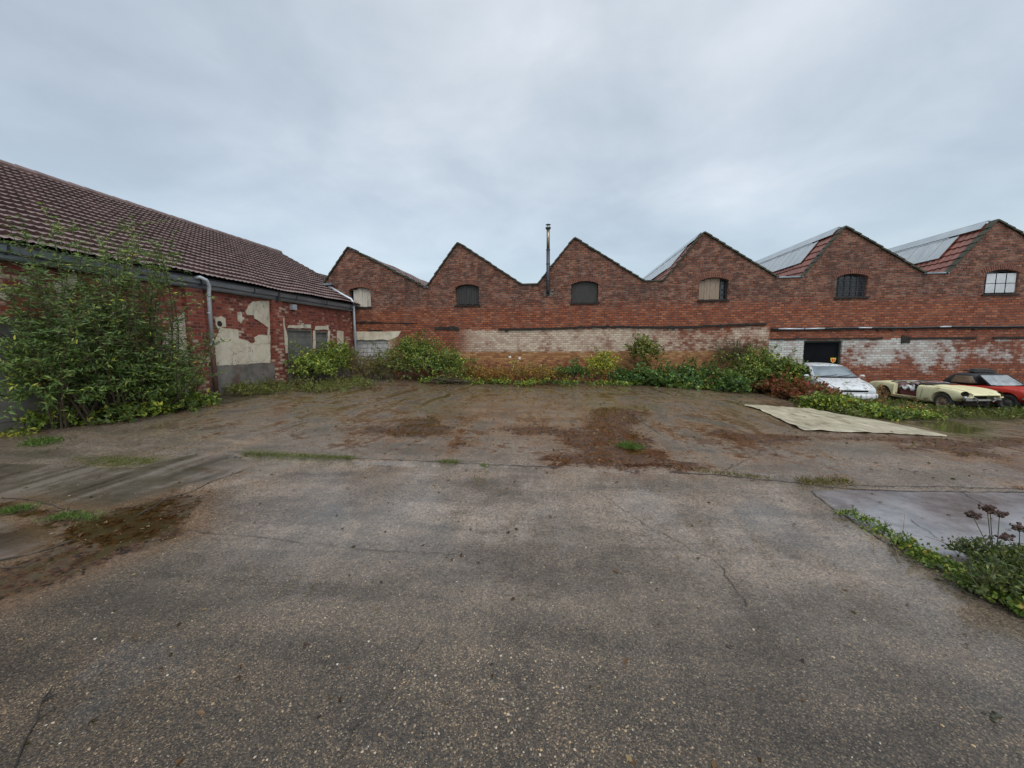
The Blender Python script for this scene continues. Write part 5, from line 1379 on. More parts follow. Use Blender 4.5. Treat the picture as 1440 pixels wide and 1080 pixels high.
p.put('weed_clump', 'thick clump of green leafy weeds rising at the joint below the dead flower stalks', 'weeds', G(1430, 815), mat_leaf('clump_leaf', [(0, (0.024, 0.042, 0.014)), (0.45, (0.055, 0.088, 0.024)), (0.8, (0.105, 0.14, 0.035)), (1, (0.20, 0.20, 0.06))], 0.5, 3.0, (0.085, 0.085, 0.028), 0.5), M_STEMG, 'weeds at the right foreground')
M_SEED = mat_noise('dead_flower', (0.035, 0.018, 0.014), (0.085, 0.045, 0.032), 30, 0.9, 0.5, 80)
rr = random.Random(77)
def flower_stalk(base, heads, label, seed):
    bx, by = G(*base); bz = gh(bx, by)
    root = empty('dead_flower_stalk', (bx, by, bz), label, 'dead flower', 'dead flower stalks')
    st = MB(); rr = random.Random(seed); dep = by
    for (px_, py_) in heads:
        a, c = BW(px_, py_, dep + rr.uniform(-0.05, 0.05)); t = Vector((a, dep, c)); b0 = Vector((bx, by, bz))
        m = b0.lerp(t, 0.5) + Vector((rr.uniform(-0.02, 0.02), rr.uniform(-0.02, 0.02), 0.02))
        st.tube([b0, m, t], [0.0035, 0.003, 0.002], 5, 0, False)
        h = MB()
        for i in range(26):
            o_ = Vector((rr.gauss(0, 0.020), rr.gauss(0, 0.020), rr.gauss(0.004, 0.009)))
            st.tube([t - Vector((0, 0, 0.03)), t + o_], [0.0015, 0.001], 3, 0, False)
            d = Vector((rr.gauss(0, 1), rr.gauss(0, 1), rr.gauss(0, 1))).normalized(); e = d.orthogonal().normalized(); s = rr.uniform(0.004, 0.008)
            h.obox(t + o_, d * s * 1.4, e * s, d.cross(e) * s * 0.8)
        h.build('flower_head', M_SEED, root)
    st.build('stalk', M_STEMG, root)
flower_stalk((1398, 800), [(1374, 726), (1399, 719), (1408, 723), (1393, 717)], 'dead stalk with a wide dark brown flower head above the pad, left of its fellow', 1)
flower_stalk((1440, 805), [(1404, 751), (1434, 742), (1445, 747)], 'dead stalk with smaller brown heads leaning at the right edge of the pad', 2)
tw = MB()
for a in (((1272, 728), (1264, 768)), ((1300, 762), (1345, 772)), ((1345, 760), (1372, 786)), ((1225, 760), (1229, 778)), ((1250, 765), (1264, 788))):
    g0 = G(*a[0]); g1 = G(*a[1])
    tw.tube([(*g1, gh(*g1) + 0.008), ((g0[0] + g1[0]) / 2 + 0.01, (g0[1] + g1[1]) / 2, 0.03), (*g0, 0.05)], [0.003, 0.0025, 0.0015], 5)
# tufts in the yard
def tuft(pix, n, h, label, mat, seed, spread=0.05, W_=0.006, fl=0.6, name='grass_tuft', cat='grass tuft', grp='tufts in the yard'):
    p = Plant(seed); p.grass([G(*q) for q in pix], n, h, spread, W_, fl); return p.put(name, label, cat, None, mat, None, grp)
tuft([(885, 630), (893, 631), (878, 629)], 420, 0.10, 'bright green tuft growing alone in the rust-brown patch of the yard', L_GRASSG, 31, 0.07, 0.010)
tuft([(345 + i * 5, 640 + i * 0.2) for i in range(31)], 1500, 0.055, 'long mossy grass strip along the yard joint in front of the shed', L_GRASS, 32, 0.045)
tuft([(622, 651), (632, 651), (640, 652)], 240, 0.06, 'small yellow tuft in the joint in the middle of the yard', L_GRASS, 33, 0.04)
tuft([(681, 657), (683, 659)], 60, 0.07, 'tiny dark tuft on the joint right of the small yellow tuft', L_GRASSG, 34, 0.03)
tuft([(1132, 681), (1150, 681), (1165, 680), (1185, 680)], 420, 0.09, 'straw-coloured tuft at the corner of the smooth wet pad', L_DRY, 35, 0.05)
tuft([(985 + i * 8, 664 + i * 0.9) for i in range(13)], 420, 0.05, 'thin row of dry grass in the joint beside the rust-brown patch', L_DRY, 36, 0.04)
tuft([(8, 722), (22, 719), (38, 717)], 300, 0.07, 'fresh green tuft on the dark leaf mould left of the broken pad edge', L_GRASSG, 37, 0.045)
tuft([(80, 730), (95, 728), (112, 729), (128, 731)], 420, 0.06, 'pale green spreading tuft at the broken edge of the left pad', L_GRASSG, 38, 0.05)
tuft([(672, 676), (680, 678), (676, 682)], 70, 0.05, 'little dry brown tuft lying on the gravel below the joint', L_DRY, 39, 0.04)
tuft([(150 + i * 9, 648 + (i % 3) * 2) for i in range(8)], 500, 0.045, 'yellow mossy tuft on the damp ground below the bush', L_GRASS, 40, 0.09)
tuft([(50, 625), (58, 623), (66, 625)], 350, 0.12, 'green weed tuft beside the yellow leaves below the bush', L_GRASSG, 41, 0.10, 0.012)
tuft([(5, 612), (15, 611), (26, 612)], 200, 0.05, 'patch of fallen bright yellow leaves at the left edge under the bush', L_YEL, 42, 0.09, 0.02, 1.5, 'yellow_leaves', 'leaves', None)
tuft([(870 + i * 9, 574 + (i % 2)) for i in range(7)], 300, 0.06, 'dark mossy tuft on the far yard before the ivy bank', L_GRASS, 43, 0.2)
# fallen leaves and gravel too many to count
p = Plant(50); n = 16000
xs = []; 
r_ = p.r
P = np.zeros((n, 3)); 
P[:, 0] = r_.uniform(-9, 9, n); P[:, 1] = 1.2 + 14.8 * r_.rand(n) ** 1.3
at = np.full(n, 9.0)
for z_ in Z_BROWN: at = np.minimum(at, sdf(P[:, 0], P[:, 1], z_))
k = (at < 0.05) | (r_.rand(n) < 0.07)
P = P[k]; n = len(P); P[:, 2] = [ground_h(a, b) + 0.004 for a, b in P[:, :2]]
D = r_.normal(size=(n, 3)); D[:, 2] = np.abs(D[:, 2]) * 0.22; N = np.array([0, 0, 1.0]) + r_.normal(size=(n, 3)) * 0.4
ll = r_.uniform(0.025, 0.06, n) * (0.6 + 0.09 * P[:, 1])
tag(link('leaf_litter', leaf_mesh(P, D, N, ll, ll * 0.55, 'leaf_litter'), mat_leaf('litter', [(0, (0.020, 0.011, 0.007)), (0.5, (0.075, 0.034, 0.014)), (0.85, (0.15, 0.08, 0.032)), (1, (0.30, 0.22, 0.11))], 0.3)), 'fallen brown leaves sodden on the wet yard', 'leaves', None, 'stuff')
gb = MB(); rr = random.Random(8)
OCT = [(1, 0, 0), (0, 1, 0), (-1, 0, 0), (0, -1, 0), (0, 0, 1), (0.7, 0.7, 0.55), (-0.7, 0.7, 0.55), (-0.7, -0.7, 0.55), (0.7, -0.7, 0.55)]
OF = [(0, 1, 5), (1, 2, 6), (2, 3, 7), (3, 0, 8), (0, 5, 8), (1, 6, 5), (2, 7, 6), (3, 8, 7), (4, 8, 5), (4, 5, 6), (4, 6, 7), (4, 7, 8)]
for i in range(4600):
    y = 1.0 + 2.9 * rr.random() ** 1.4; x = rr.uniform(-1.45, 1.45) * (y * 1.05 + 0.3)
    if i % 3 == 0: y = rr.uniform(1.05, 2.0); x = rr.gauss(-0.3, 0.45)
    if x > 2.4 and y > 2.3: continue
    s = rr.choice((0.0025, 0.003, 0.0035, 0.004, 0.005, 0.007)) * rr.uniform(0.8, 1.2); a = rr.uniform(0, 6.28); e = rr.uniform(0.6, 1.0); z = ground_h(x, y) - 0.0003
    ca, sa = math.cos(a), math.sin(a)
    gb.add([(x + s * (ca * u * rr.uniform(0.85, 1.15) - sa * v * e), y + s * (sa * u + ca * v * e), z + s * 0.75 * w_) for u, v, w_ in OCT], OF)
mgv, tgv, bgv = new_mat('loose_gravel', rough=0.45)
gg = tgv.new('ShaderNodeNewGeometry')
tgv.put(bgv.inputs['Base Color'], tgv.ramp(gg.outputs['Random Per Island'], [(0, (0.05, 0.045, 0.04)), (0.4, (0.14, 0.12, 0.10)), (0.7, (0.24, 0.19, 0.13)), (0.88, (0.33, 0.22, 0.11)), (1, (0.45, 0.42, 0.36))]))
tag(gb.build('loose_gravel', mgv), 'loose wet gravel on the yard', 'gravel', None, 'stuff')
# small things lying about
M_WETTWIG = mat_noise('wet_black_twig', (0.010, 0.009, 0.008), (0.025, 0.022, 0.018), 20, 0.35, 0.3, 80)
b = MB()
def gp(px_, py_, h=0.006): g_ = G(px_, py_); return (*g_, ground_h(*g_) + h)
b.tube([gp(18, 1085), gp(32, 1046), gp(45, 1022), gp(52, 1012), gp(59, 986, 0.012)], [0.0035, 0.003, 0.003, 0.0025, 0.002], 6)
b.tube([gp(52, 1012), gp(64, 1003), gp(75, 996, 0.01)], [0.002, 0.002, 0.0015], 5)
for q in (((59, 986), (72, 978)), ((60, 984), (80, 976)), ((61, 982), (73, 969)), ((70, 998), (77, 996))):
    b.tube([gp(*q[0], 0.01), gp(*q[1], 0.014)], [0.005, 0.003], 5)
tag(b.build('twig', M_WETTWIG), 'thin black forked twig lying on the gravel near the camera', 'twig')
b = MB(); tw.v and tag(tw.build('dry_stems', M_DEADST), 'thin dry stems fallen across the smooth wet pad', 'stems')
def clod(px_, py_, s, label, seed, name='clod', mat=M_WETTWIG, n=5):
    rr = random.Random(seed); b = MB(); x, y = G(px_, py_); z = ground_h(x, y)
    for i in range(n):
        c = Vector((x + rr.gauss(0, s), y + rr.gauss(0, s * 0.7), z + 0.004)); a = rr.uniform(0, 3.14)
        h = s * rr.uniform(0.4, 0.8); ca, sa = math.cos(a), math.sin(a)
        b.add([(c.x + h * (ca * u - sa * v * 0.6), c.y + h * (sa * u + ca * v * 0.6), c.z + h * 0.8 * w_ - 0.003) for u, v, w_ in OCT], OF)
    return tag(b.build(name, mat), label, 'debris', 'scraps on the wet yard')
clod(629, 986, 0.009, 'black clod on the gravel nearest to the camera', 1)
clod(465, 899, 0.009, 'small black clod beside a dead leaf on the gravel', 2)
clod(595, 764, 0.012, 'single black clod on the smooth grey part of the gravel', 3)
clod(428, 904, 0.016, 'curled dark red dead leaf lying left of a black clod', 4, 'dead_leaf', M_SEED)
clod(1025, 905, 0.010, 'dark crumb of moss on the gravel right of centre', 5)
clod(1330, 757, 0.014, 'dark wet leaf lying alone on the smooth pad', 6, 'dead_leaf', M_SEED, 3)
clod(1402, 1003, 0.022, 'dark mossy clump on the ground at the lower right corner', 7, 'moss_clump', M_COPING, 9)
clod(1435, 687, 0.03, 'rust-brown leaf heap on the joint at the right edge', 8, 'leaf_heap', mat_noise('orange_leaf', (0.12, 0.05, 0.02), (0.22, 0.10, 0.04), 20, 0.7, 0.4, 60), 9)
# mossy concrete block by the creeper
gx_, gy_ = G(1150, 571); zb_ = gh(gx_, gy_)
b = MB(); b.obox((gx_, gy_ + 0.1, zb_ + 0.22), (0.26, 0.03, 0.02), (-0.02, 0.16, 0), (0.0, 0, 0.26))
me = b.mesh('concrete_block'); bm = bmesh.new(); bm.from_mesh(me); bmesh.ops.bevel(bm, geom=bm.edges[:], offset=0.03, segments=2, affect='EDGES'); bm.to_mesh(me); bm.free()
tag(link('concrete_block', me, mat_noise('mossy_concrete', (0.10, 0.10, 0.075), (0.19, 0.18, 0.14), 6, 0.9, 0.5, 30, dirt=(0.05, 0.06, 0.02, 0.6))), 'mossy grey concrete block half hidden in the red creeper', 'block')
# pale sheet on the ground
top = [G(*q) for q in ((1046, 570), (1075, 570.5), (1105, 573), (1140, 576), (1180, 583), (1235, 592), (1285, 602), (1332, 613.5))]
bot = [G(*q) for q in ((1047, 571.5), (1062, 575), (1082, 583), (1100, 592), (1131, 606), (1200, 608.5), (1270, 611.5), (1331, 614.5))]
def along(c, t):
    k = t * (len(c) - 1); i = min(int(k), len(c) - 2); f = k - i
    return (c[i][0] * (1 - f) + c[i + 1][0] * f, c[i][1] * (1 - f) + c[i + 1][1] * f)
nu, nv_ = 110, 44; V = []; F = []
rr = np.random.RandomState(12)
for i in range(nu + 1):
    for j in range(nv_ + 1):
        a, c = along(top, i / nu), along(bot, i / nu); f = j / nv_
        e = (0.012 * math.sin(i * 0.23) + 0.006 * math.sin(i * 0.9)) * (1 if j in (0, nv_) else 0)
        x, y = a[0] * (1 - f) + c[0] * f, a[1] * (1 - f) + c[1] * f + e
        w_ = 0.006 + 0.35 * (0.012 * math.sin(x * 9 + y * 5 + 2 * math.sin(y * 3)) + 0.014 * math.sin(y * 11 - x * 6 + 1.5 * math.sin(x * 2)) + 0.008 * math.sin(x * 23 + y * 17) + 0.05 * max(0, math.sin(y * 2.2 + x * 1.9 + 0.4 * math.sin(x * 5))) ** 14 + 0.035 * max(0, math.sin(x * 3.1 - y * 1.3 + 0.5 * math.sin(y * 4))) ** 18)
        V.append((x, y, gh(x, y) + 0.012 + max(0.004, w_)))
for i in range(nu):
    for j in range(nv_):
        q = i * (nv_ + 1) + j; F.append((q, q + 1, q + nv_ + 2, q + nv_ + 1))
me = bpy.data.meshes.new('tarpaulin'); me.from_pydata(V, [], F)
o = link('tarpaulin', me, mat_noise('pale_sheet', (0.30, 0.27, 0.185), (0.52, 0.475, 0.35), 3.5, 0.34, 0.6, 9, dirt=(0.15, 0.12, 0.075, 0.85), dscale=2.4, stretch=(2.2, 0.55, 1)), None, True)
sm_ = o.modifiers.new('thickness', 'SOLIDIFY'); sm_.thickness = 0.004
tag(o, 'pale cream plastic sheet lying crumpled and flat on the yard before the cars', 'tarpaulin')
# ------------------------------------------------------------------ cars (local: +x forward, +y left, z up, origin on the ground)
def loft(stations):
    V = []; F = []; n = None
    for x, half in stations:
        ring = [(x, y, z) for y, z in half] + [(x, -y, z) for y, z in reversed(half[1:-1])]
        n = len(ring); V += ring
    for i in range(len(stations) - 1):
        for k in range(n):
            k2 = (k + 1) % n
            F.append((i * n + k, i * n + k2, (i + 1) * n + k2, (i + 1) * n + k))
    # cap both ends with quads across the car
    h = len(stations[0][1])
    for base in (0, (len(stations) - 1) * n):
        L_ = [base + k for k in range(h)]; R_ = [base + (n - k) % n if k else base for k in range(h)]
        R_[h - 1] = L_[h - 1]
        for k in range(h - 1):
            q = [L_[k], L_[k + 1], R_[k + 1], R_[k]]
            q2 = []
            for a in q:
                if a not in q2: q2.append(a)
            F.append(tuple(q2))
    me = bpy.data.meshes.new('loft'); me.from_pydata(V, [], F)
    bm = bmesh.new(); bm.from_mesh(me); bmesh.ops.recalc_face_normals(bm, faces=bm.faces); bm.to_mesh(me); bm.free()
    return me
def bake(me, subdiv=0, cutters=()):
    o = bpy.data.objects.new('tmp', me); COL.objects.link(o); tmp = [o]
    if subdiv:
        m = o.modifiers.new('s', 'SUBSURF'); m.levels = m.render_levels = subdiv
    for c in cutters:
        co = bpy.data.objects.new('tmpc', c); COL.objects.link(co); tmp.append(co)
        m = o.modifiers.new('b', 'BOOLEAN'); m.operation = 'DIFFERENCE'; m.solver = 'EXACT'; m.object = co
    bpy.context.view_layer.update()
    dg = bpy.context.evaluated_depsgraph_get()
    r = bpy.data.meshes.new_from_object(o.evaluated_get(dg))
    for t_ in tmp: bpy.data.objects.remove(t_)
    return r
def cyl_y(x, z, r, y0, y1, n=28):
    b = MB(); b.lathe([(0, y0), (r, y0), (r, y1), (0, y1)], (x, 0, z), (0, 1, 0), n)
    m = b.mesh('c'); bm = bmesh.new(); bm.from_mesh(m); bmesh.ops.remove_doubles(bm, verts=bm.verts, dist=1e-5); bmesh.ops.recalc_face_normals(bm, faces=bm.faces); bm.to_mesh(m); bm.free(); return m
def boxm(*a):
    b = MB(); b.box(*a); return b.mesh('c')
def smooth_angle(me, ang=35):
    me.polygons.foreach_set('use_smooth', [True] * len(me.polygons))
    bm = bmesh.new(); bm.from_mesh(me)
    for e in bm.edges:
        if len(e.link_faces) == 2 and e.calc_face_angle(0) > rad(ang): e.smooth = False
    bm.to_mesh(me); bm.free()
def panel(bvh, poly_fn, nu, nv_, origin_fn, d, off=0.006):
    """grid cast on to the body along d"""
    b = MB(); vs = []; ok = []
    for i in range(nu + 1):
        for j in range(nv_ + 1):
            o_ = Vector(origin_fn(*poly_fn(i / nu, j / nv_)))
            hit, nrm, _, _ = bvh.ray_cast(o_, Vector(d))
            if hit is None: hit = o_; ok.append(False); nrm = -Vector(d)
            else: ok.append(True)
            if nrm.dot(Vector(d)) > 0: nrm = -nrm
            vs.append(hit + nrm * off)
    fs = []
    for i in range(nu):
        for j in range(nv_):
            q = i * (nv_ + 1) + j; f = (q, q + 1, q + nv_ + 2, q + nv_ + 1)
            if all(ok[a] for a in f): fs.append(f)
    b.add(vs, fs); return b
def quad_fn(a, b_, c, d):      # bilinear: a,b bottom; d,c top
    return lambda u, v: ((a[0] * (1 - u) + b_[0] * u) * (1 - v) + (d[0] * (1 - u) + c[0] * u) * v, (a[1] * (1 - u) + b_[1] * u) * (1 - v) + (d[1] * (1 - u) + c[1] * u) * v)
def wheel(parent, x, y, r, wd, rim_r, rim_mat, rot=0.0):
    s = 1 if y > 0 else -1
    b = MB(); h = wd / 2
    b.lathe([(rim_r, -h * 0.9), (r * 0.9, -h), (r * 0.985, -h * 0.72), (r, -h * 0.3), (r, h * 0.3), (r * 0.985, h * 0.72), (r * 0.9, h), (rim_r, h * 0.9), (rim_r * 0.97, h * 0.5)], (x, y, r), (0, s, 0), 30)
    t_ = b.build('wheel', M_TYRE, parent, True, True)
    b = MB()
    b.lathe([(rim_r * 0.985, h * 0.88), (rim_r * 0.9, h * 0.80), (rim_r * 0.80, h * 0.35), (rim_r * 0.5, h * 0.45), (rim_r * 0.42, h * 0.62), (rim_r * 0.2, h * 0.68), (0.0, h * 0.68)], (x, y, r), (0, s, 0), 26)
    b.build('rim', rim_mat, t_, True, True)
    b = MB()
    for k in range(8):
        a = 2 * math.pi * k / 8 + rot
        b.lathe([(0, h * 0.47), (rim_r * 0.075, h * 0.47), (rim_r * 0.075, h * 0.36)], (x + math.cos(a) * rim_r * 0.66, y, r + math.sin(a) * rim_r * 0.66), (0, s, 0), 8)
    b.build('rim_hole', M_BLACK, t_, False, True)
M_TYRE = mat_noise('old_tyre', (0.014, 0.014, 0.013), (0.045, 0.043, 0.038), 6, 0.85, 0.4, 40)
M_RUSTRIM = mat_noise('rusty_rim', (0.13, 0.085, 0.05), (0.26, 0.20, 0.14), 9, 0.8, 0.4, 40, dirt=(0.07, 0.035, 0.018, 0.7), dscale=6)
M_DARKRIM = mat_noise('dull_rim', (0.05, 0.048, 0.045), (0.13, 0.125, 0.12), 8, 0.6, 0.2, 40)
M_UNDER = mat_noise('rusty_underbody', (0.012, 0.009, 0.007), (0.035, 0.022, 0.015), 7, 0.9, 0.5, 30)
M_CHROME = mat_noise('tarnished_metal', (0.30, 0.29, 0.27), (0.46, 0.45, 0.42), 10, 0.35, 0.2, 40, metal=0.6, dirt=(0.12, 0.06, 0.03, 0.6), dscale=5)
def mat_paint(name, c1, c2, dirt, amt, ds, rough=0.35, low=None, thr=0.52):
    m, t, b = new_mat(name, rough=rough)
    tc = t.new('ShaderNodeTexCoord').outputs['Object']
    n = t.noise(tc, 2.5, 5, 0.6)
    col = t.mix(n, c1, c2)
    d = t.noise(tc, ds, 7, 0.68, 0.3)
    x, y, z = t.sep(tc)
    th = t.math('ADD', d, t.math('MULTIPLY', t.ss(z, 0.55, 0.2), 0.14))
    k = t.ss(th, thr, thr + 0.10)
    col = t.mix(t.math('MULTIPLY', k, amt), col, dirt)
    if low:
        col = t.mix(t.math('MULTIPLY', t.ss(t.noise(t.vmath('MULTIPLY', tc, (1, 1, 0.3)), 5, 5, 0.6), 0.5, 0.7), low[3]), col, low[:3])
    t.put(b.inputs['Base Color'], col)
    t.put(b.inputs['Roughness'], t.fmix(k, rough, 0.85))
    t.put(b.inputs['Normal'], t.bump(d, 0.15, 0.01))
    return m
M_CREAM = mat_paint('weathered_cream_paint', (0.58, 0.53, 0.31), (0.68, 0.635, 0.40), (0.17, 0.075, 0.028), 0.9, 3.8, 0.45, (0.42, 0.34, 0.16, 0.5), 0.585)
M_REDP = mat_paint('dull_red_paint', (0.34, 0.018, 0.011), (0.44, 0.03, 0.016), (0.12, 0.03, 0.018), 0.5, 3.0, 0.3)
M_WHITEP = mat_paint('white_paint_dirt_reflection', (0.48, 0.50, 0.52), (0.60, 0.62, 0.63), (0.13, 0.125, 0.09), 0.9, 6.5, 0.3, (0.25, 0.26, 0.21, 0.6))  # mottles are dirt and leaf debris, plus foliage reflection put into the colour
M_MAROON = mat_noise('maroon_vinyl', (0.055, 0.010, 0.012), (0.11, 0.022, 0.024), 5, 0.5, 0.2, 30)
M_CLOTH = mat_noise('pale_torn_cloth', (0.34, 0.35, 0.34), (0.58, 0.59, 0.57), 9, 0.9, 0.6, 20, dirt=(0.05, 0.05, 0.05, 0.8), dscale=8)
M_HOOD = mat_noise('black_canvas', (0.012, 0.013, 0.015), (0.03, 0.031, 0.034), 6, 0.75, 0.4, 40)
M_WIND = mat_noise('sky_tint_windscreen', (0.10, 0.125, 0.14), (0.20, 0.235, 0.255), 2.0, 0.12, 0.02, 10, dirt=(0.10, 0.125, 0.14, 0.6))  # blue-grey of the reflected sky is put into the glass colour
M_WIND2 = mat_noise('pale_sky_tint_windscreen', (0.13, 0.15, 0.16), (0.32, 0.345, 0.355), 5.0, 0.18, 0.02, 10, dirt=(0.18, 0.2, 0.2, 0.6))  # whitish base colour stands in for sky reflected on this screen
M_TANWIN = mat_noise('yellowed_side_window', (0.13, 0.085, 0.055), (0.22, 0.155, 0.11), 4.0, 0.3, 0.02, 10)
M_SIDEW, _t, _b = new_mat('side_glass', (0.010, 0.013, 0.012), 0.08)
M_LENS = mat_noise('lamp_lens', (0.36, 0.40, 0.43), (0.52, 0.56, 0.60), 18, 0.15, 0.2, 60)

def rst(x, zb, wm, zl, zm, wf, zf, zv, zc):
    return (x, [(0, zb), (0.42, zb), (wm - 0.10, zb + 0.015), (wm - 0.012, zl), (wm, zm), (wf + 0.015, zf - 0.055), (wf - 0.06, zf), (wf - 0.19, (zf + zv) / 2 - 0.006), (0.30, zv), (0.14, zc - 0.005), (0, zc)])
ROADSTER = [rst(1.78, 0.50, 0.62, 0.53, 0.56, 0.58, 0.615, 0.62, 0.63), rst(1.74, 0.47, 0.655, 0.52, 0.58, 0.61, 0.665, 0.645, 0.65), rst(1.55, 0.42, 0.69, 0.47, 0.56, 0.64, 0.735, 0.675, 0.69),
            rst(1.32, 0.30, 0.71, 0.38, 0.53, 0.66, 0.775, 0.70, 0.72), rst(1.05, 0.22, 0.725, 0.32, 0.52, 0.67, 0.80, 0.735, 0.76), rst(0.70, 0.18, 0.73, 0.30, 0.52, 0.68, 0.805, 0.765, 0.80),
            rst(0.36, 0.17, 0.73, 0.28, 0.50, 0.69, 0.80, 0.80, 0.83), rst(0.20, 0.17, 0.73, 0.28, 0.50, 0.695, 0.785, 0.80, 0.82), rst(-0.25, 0.17, 0.73, 0.28, 0.50, 0.70, 0.755, 0.755, 0.76), rst(-0.70, 0.17, 0.735, 0.28, 0.50, 0.70, 0.77, 0.765, 0.77),
            rst(-1.06, 0.22, 0.735, 0.32, 0.52, 0.68, 0.81, 0.79, 0.80), rst(-1.5, 0.26, 0.72, 0.36, 0.52, 0.66, 0.785, 0.78, 0.795), rst(-1.85, 0.33, 0.68, 0.42, 0.53, 0.62, 0.72, 0.73, 0.74), rst(-1.95, 0.40, 0.62, 0.46, 0.54, 0.57, 0.64, 0.65, 0.66)]
def roadster(root, paint, rimmat, wreck):
    cut = []
    for x in (1.05, -1.06):
        for s in (1, -1):
            cut.append(cyl_y(x, 0.315, 0.335 if x > 0 else 0.325, s * 0.40 if s > 0 else -1.0, 1.0 if s > 0 else -0.40))
    if wreck:
        cut.append(boxm(-0.92, 0.12, -0.555, 0.56, 0.30, 1.2))
        cut.append(boxm(-0.66, 0.22, -1.0, -0.50, 0.335, 1.2))
        for s in (1, -1):
            b = MB(); b.lathe([(0, -0.16), (0.04, -0.16), (0.112, 0.02), (0.115, 0.5), (0, 0.5)], (1.60, s * 0.565, 0.605), (1, 0, 0.06), 20)
            m = b.mesh('c'); bm = bmesh.new(); bm.from_mesh(m); bmesh.ops.remove_doubles(bm, verts=bm.verts, dist=1e-5); bmesh.ops.recalc_face_normals(bm, faces=bm.faces); bm.to_mesh(m); bm.free(); cut.append(m)
        cut.append(boxm(1.40, 2.2, -0.44, 0.44, 0.30, 0.585))
    me = bake(loft(ROADSTER), 2, cut); me.materials.clear(); smooth_angle(me, 32)
    body = link('body', me, paint, root, False, True)
    me.polygons.foreach_set('use_smooth', [True] * len(me.polygons))
    for x, y in ((1.05, 0.60), (1.05, -0.60), (-1.06, 0.60), (-1.06, -0.60)):
        wheel(root, x, y, 0.285, 0.15, 0.185, rimmat, x + y)
    b = MB()     # inner arches and floor, dark
    for x in (1.05, -1.06):
        b.box(x - 0.40, x + 0.40, -0.39, 0.39, 0.20, 0.60)
    b.box(-1.5, 1.0, -0.40, 0.40, 0.165, 0.22)
    b.box(1.10, 1.36, -0.52, 0.52, 0.22, 0.50)
    b.build('chassis', M_UNDER, root, False, True)
    return body, me

# --- cream wreck
HD = Vector((0.127, -0.986, 0)).normalized(); LT = Vector((-HD.y, HD.x, 0))
def place_from_wheel(px_, py_, lx, ly, hd):
    q = Vector((*G(px_, py_), 0)); hd = hd.normalized(); lt = Vector((-hd.y, hd.x, 0)); return q - (hd * lx + lt * ly) * RS
RS = 0.95
def rz_of(h): return math.atan2(h.y, h.x)
c = place_from_wheel(1326, 576, 1.05, -0.60, HD)
zc = gh(c.x, c.y)
cream = empty('sports_car', (c.x, c.y, zc), 'cream open sports car wreck without doors or headlights standing in the grass', 'car', 'scrapped cars by the wall', rz_of(HD))
cream.scale = (RS, RS, RS)
roadster(cream, M_CREAM, M_RUSTRIM, True)
b = MB()
b.box(-0.915, 0.115, -0.545, 0.55, 0.302, 0.315)
b.build('cockpit_floor', M_UNDER, cream, False, True)
b = MB(); b.box(-0.915, -0.89, -0.54, 0.55, 0.316, 0.72); b.box(0.085, 0.115, -0.54, 0.55, 0.316, 0.78); b.build('bulkhead', M_UNDER, cream, False, True)
for y in (-0.27, 0.28):
    b = MB(); b.obox((-0.72, y, 0.56), (0.075, 0, -0.02), (0, 0.22, 0), (-0.06, 0, 0.24)); b.obox((-0.42, y, 0.40), (0.25, 0, 0.02), (0, 0.22, 0), (0, 0, 0.075))
    m = b.mesh('seat'); bm = bmesh.new(); bm.from_mesh(m); bmesh.ops.bevel(bm, geom=bm.edges[:], offset=0.045, segments=3, affect='EDGES'); bm.to_mesh(m); bm.free()
    link('seat', m, M_MAROON, cream, True, True)
b = MB(); b.obox((-0.25, -0.52, 0.43), (0.30, 0, 0), (0, 0.02, 0), (0, 0, 0.09)); b.build('sill_trim', M_MAROON, cream, False, True)
rr = random.Random(3); b = MB(); V = []; F = []
for i in range(13):
    for j in range(7):
        V.append((-0.66 + 0.62 * i / 12, -0.50 + 0.06 * j + rr.uniform(-0.02, 0.02), 0.60 + 0.09 * math.sin(i * 1.1) * math.cos(j * 1.4) + rr.uniform(-0.02, 0.02) + 0.06 * (j > 2)))
for i in range(12):
    for j in range(6): q = i * 7 + j; F.append((q, q + 1, q + 8, q + 7))
b.add(V, F); cl = b.build('torn_lining', M_CLOTH, cream, True, True)
m_ = cl.modifiers.new('t', 'SOLIDIFY'); m_.thickness = 0.02
b = MB()
b.tube([(0.16, -0.62, 0.80), (0.05, -0.585, 0.815), (-0.45, -0.585, 0.795), (-0.92, -0.56, 0.80), (-1.0, -0.3, 0.82), (-1.0, 0.3, 0.82), (-0.92, 0.57, 0.80), (0.1, 0.59, 0.82)], 0.018, 8)
b.tube([(-0.9, -0.5, 0.83), (-0.35, -0.52, 0.875), (0.15, -0.55, 0.84)], 0.014, 7); b.tube([(-0.9, 0.5, 0.83), (-0.35, 0.52, 0.875), (0.15, 0.55, 0.84)], 0.014, 7)
b.build('hood_frame', M_CHROME, cream, True, True)
b = MB(); b.box(0.10, 0.40, -0.56, 0.56, 0.826, 0.85); b.box(-0.05, 0.09, -0.52, 0.52, 0.63, 0.80); b.build('dashboard', M_HOOD, cream, False, True)
b = MB()
b.obox((1.62, 0, 0.42), (0.02, 0, 0), (0, 0.52, 0), (0, 0, 0.03)); b.obox((1.66, -0.50, 0.47), (0.05, 0, 0.01), (0, 0.10, 0.01), (0, 0, 0.03)); b.obox((1.66, 0.45, 0.45), (0.05, 0, 0.02), (0, 0.13, -0.02), (0, 0, 0.03))
b.tube([(1.7, -0.62, 0.50), (1.72, -0.35, 0.52), (1.70, -0.2, 0.44), (1.66, -0.16, 0.34)], 0.018, 7)
b.tube([(1.68, 0.6, 0.50), (1.70, 0.42, 0.47), (1.66, 0.36, 0.36)], 0.018, 7)
b.build('front_bracket', M_CHROME, cream, False, True)
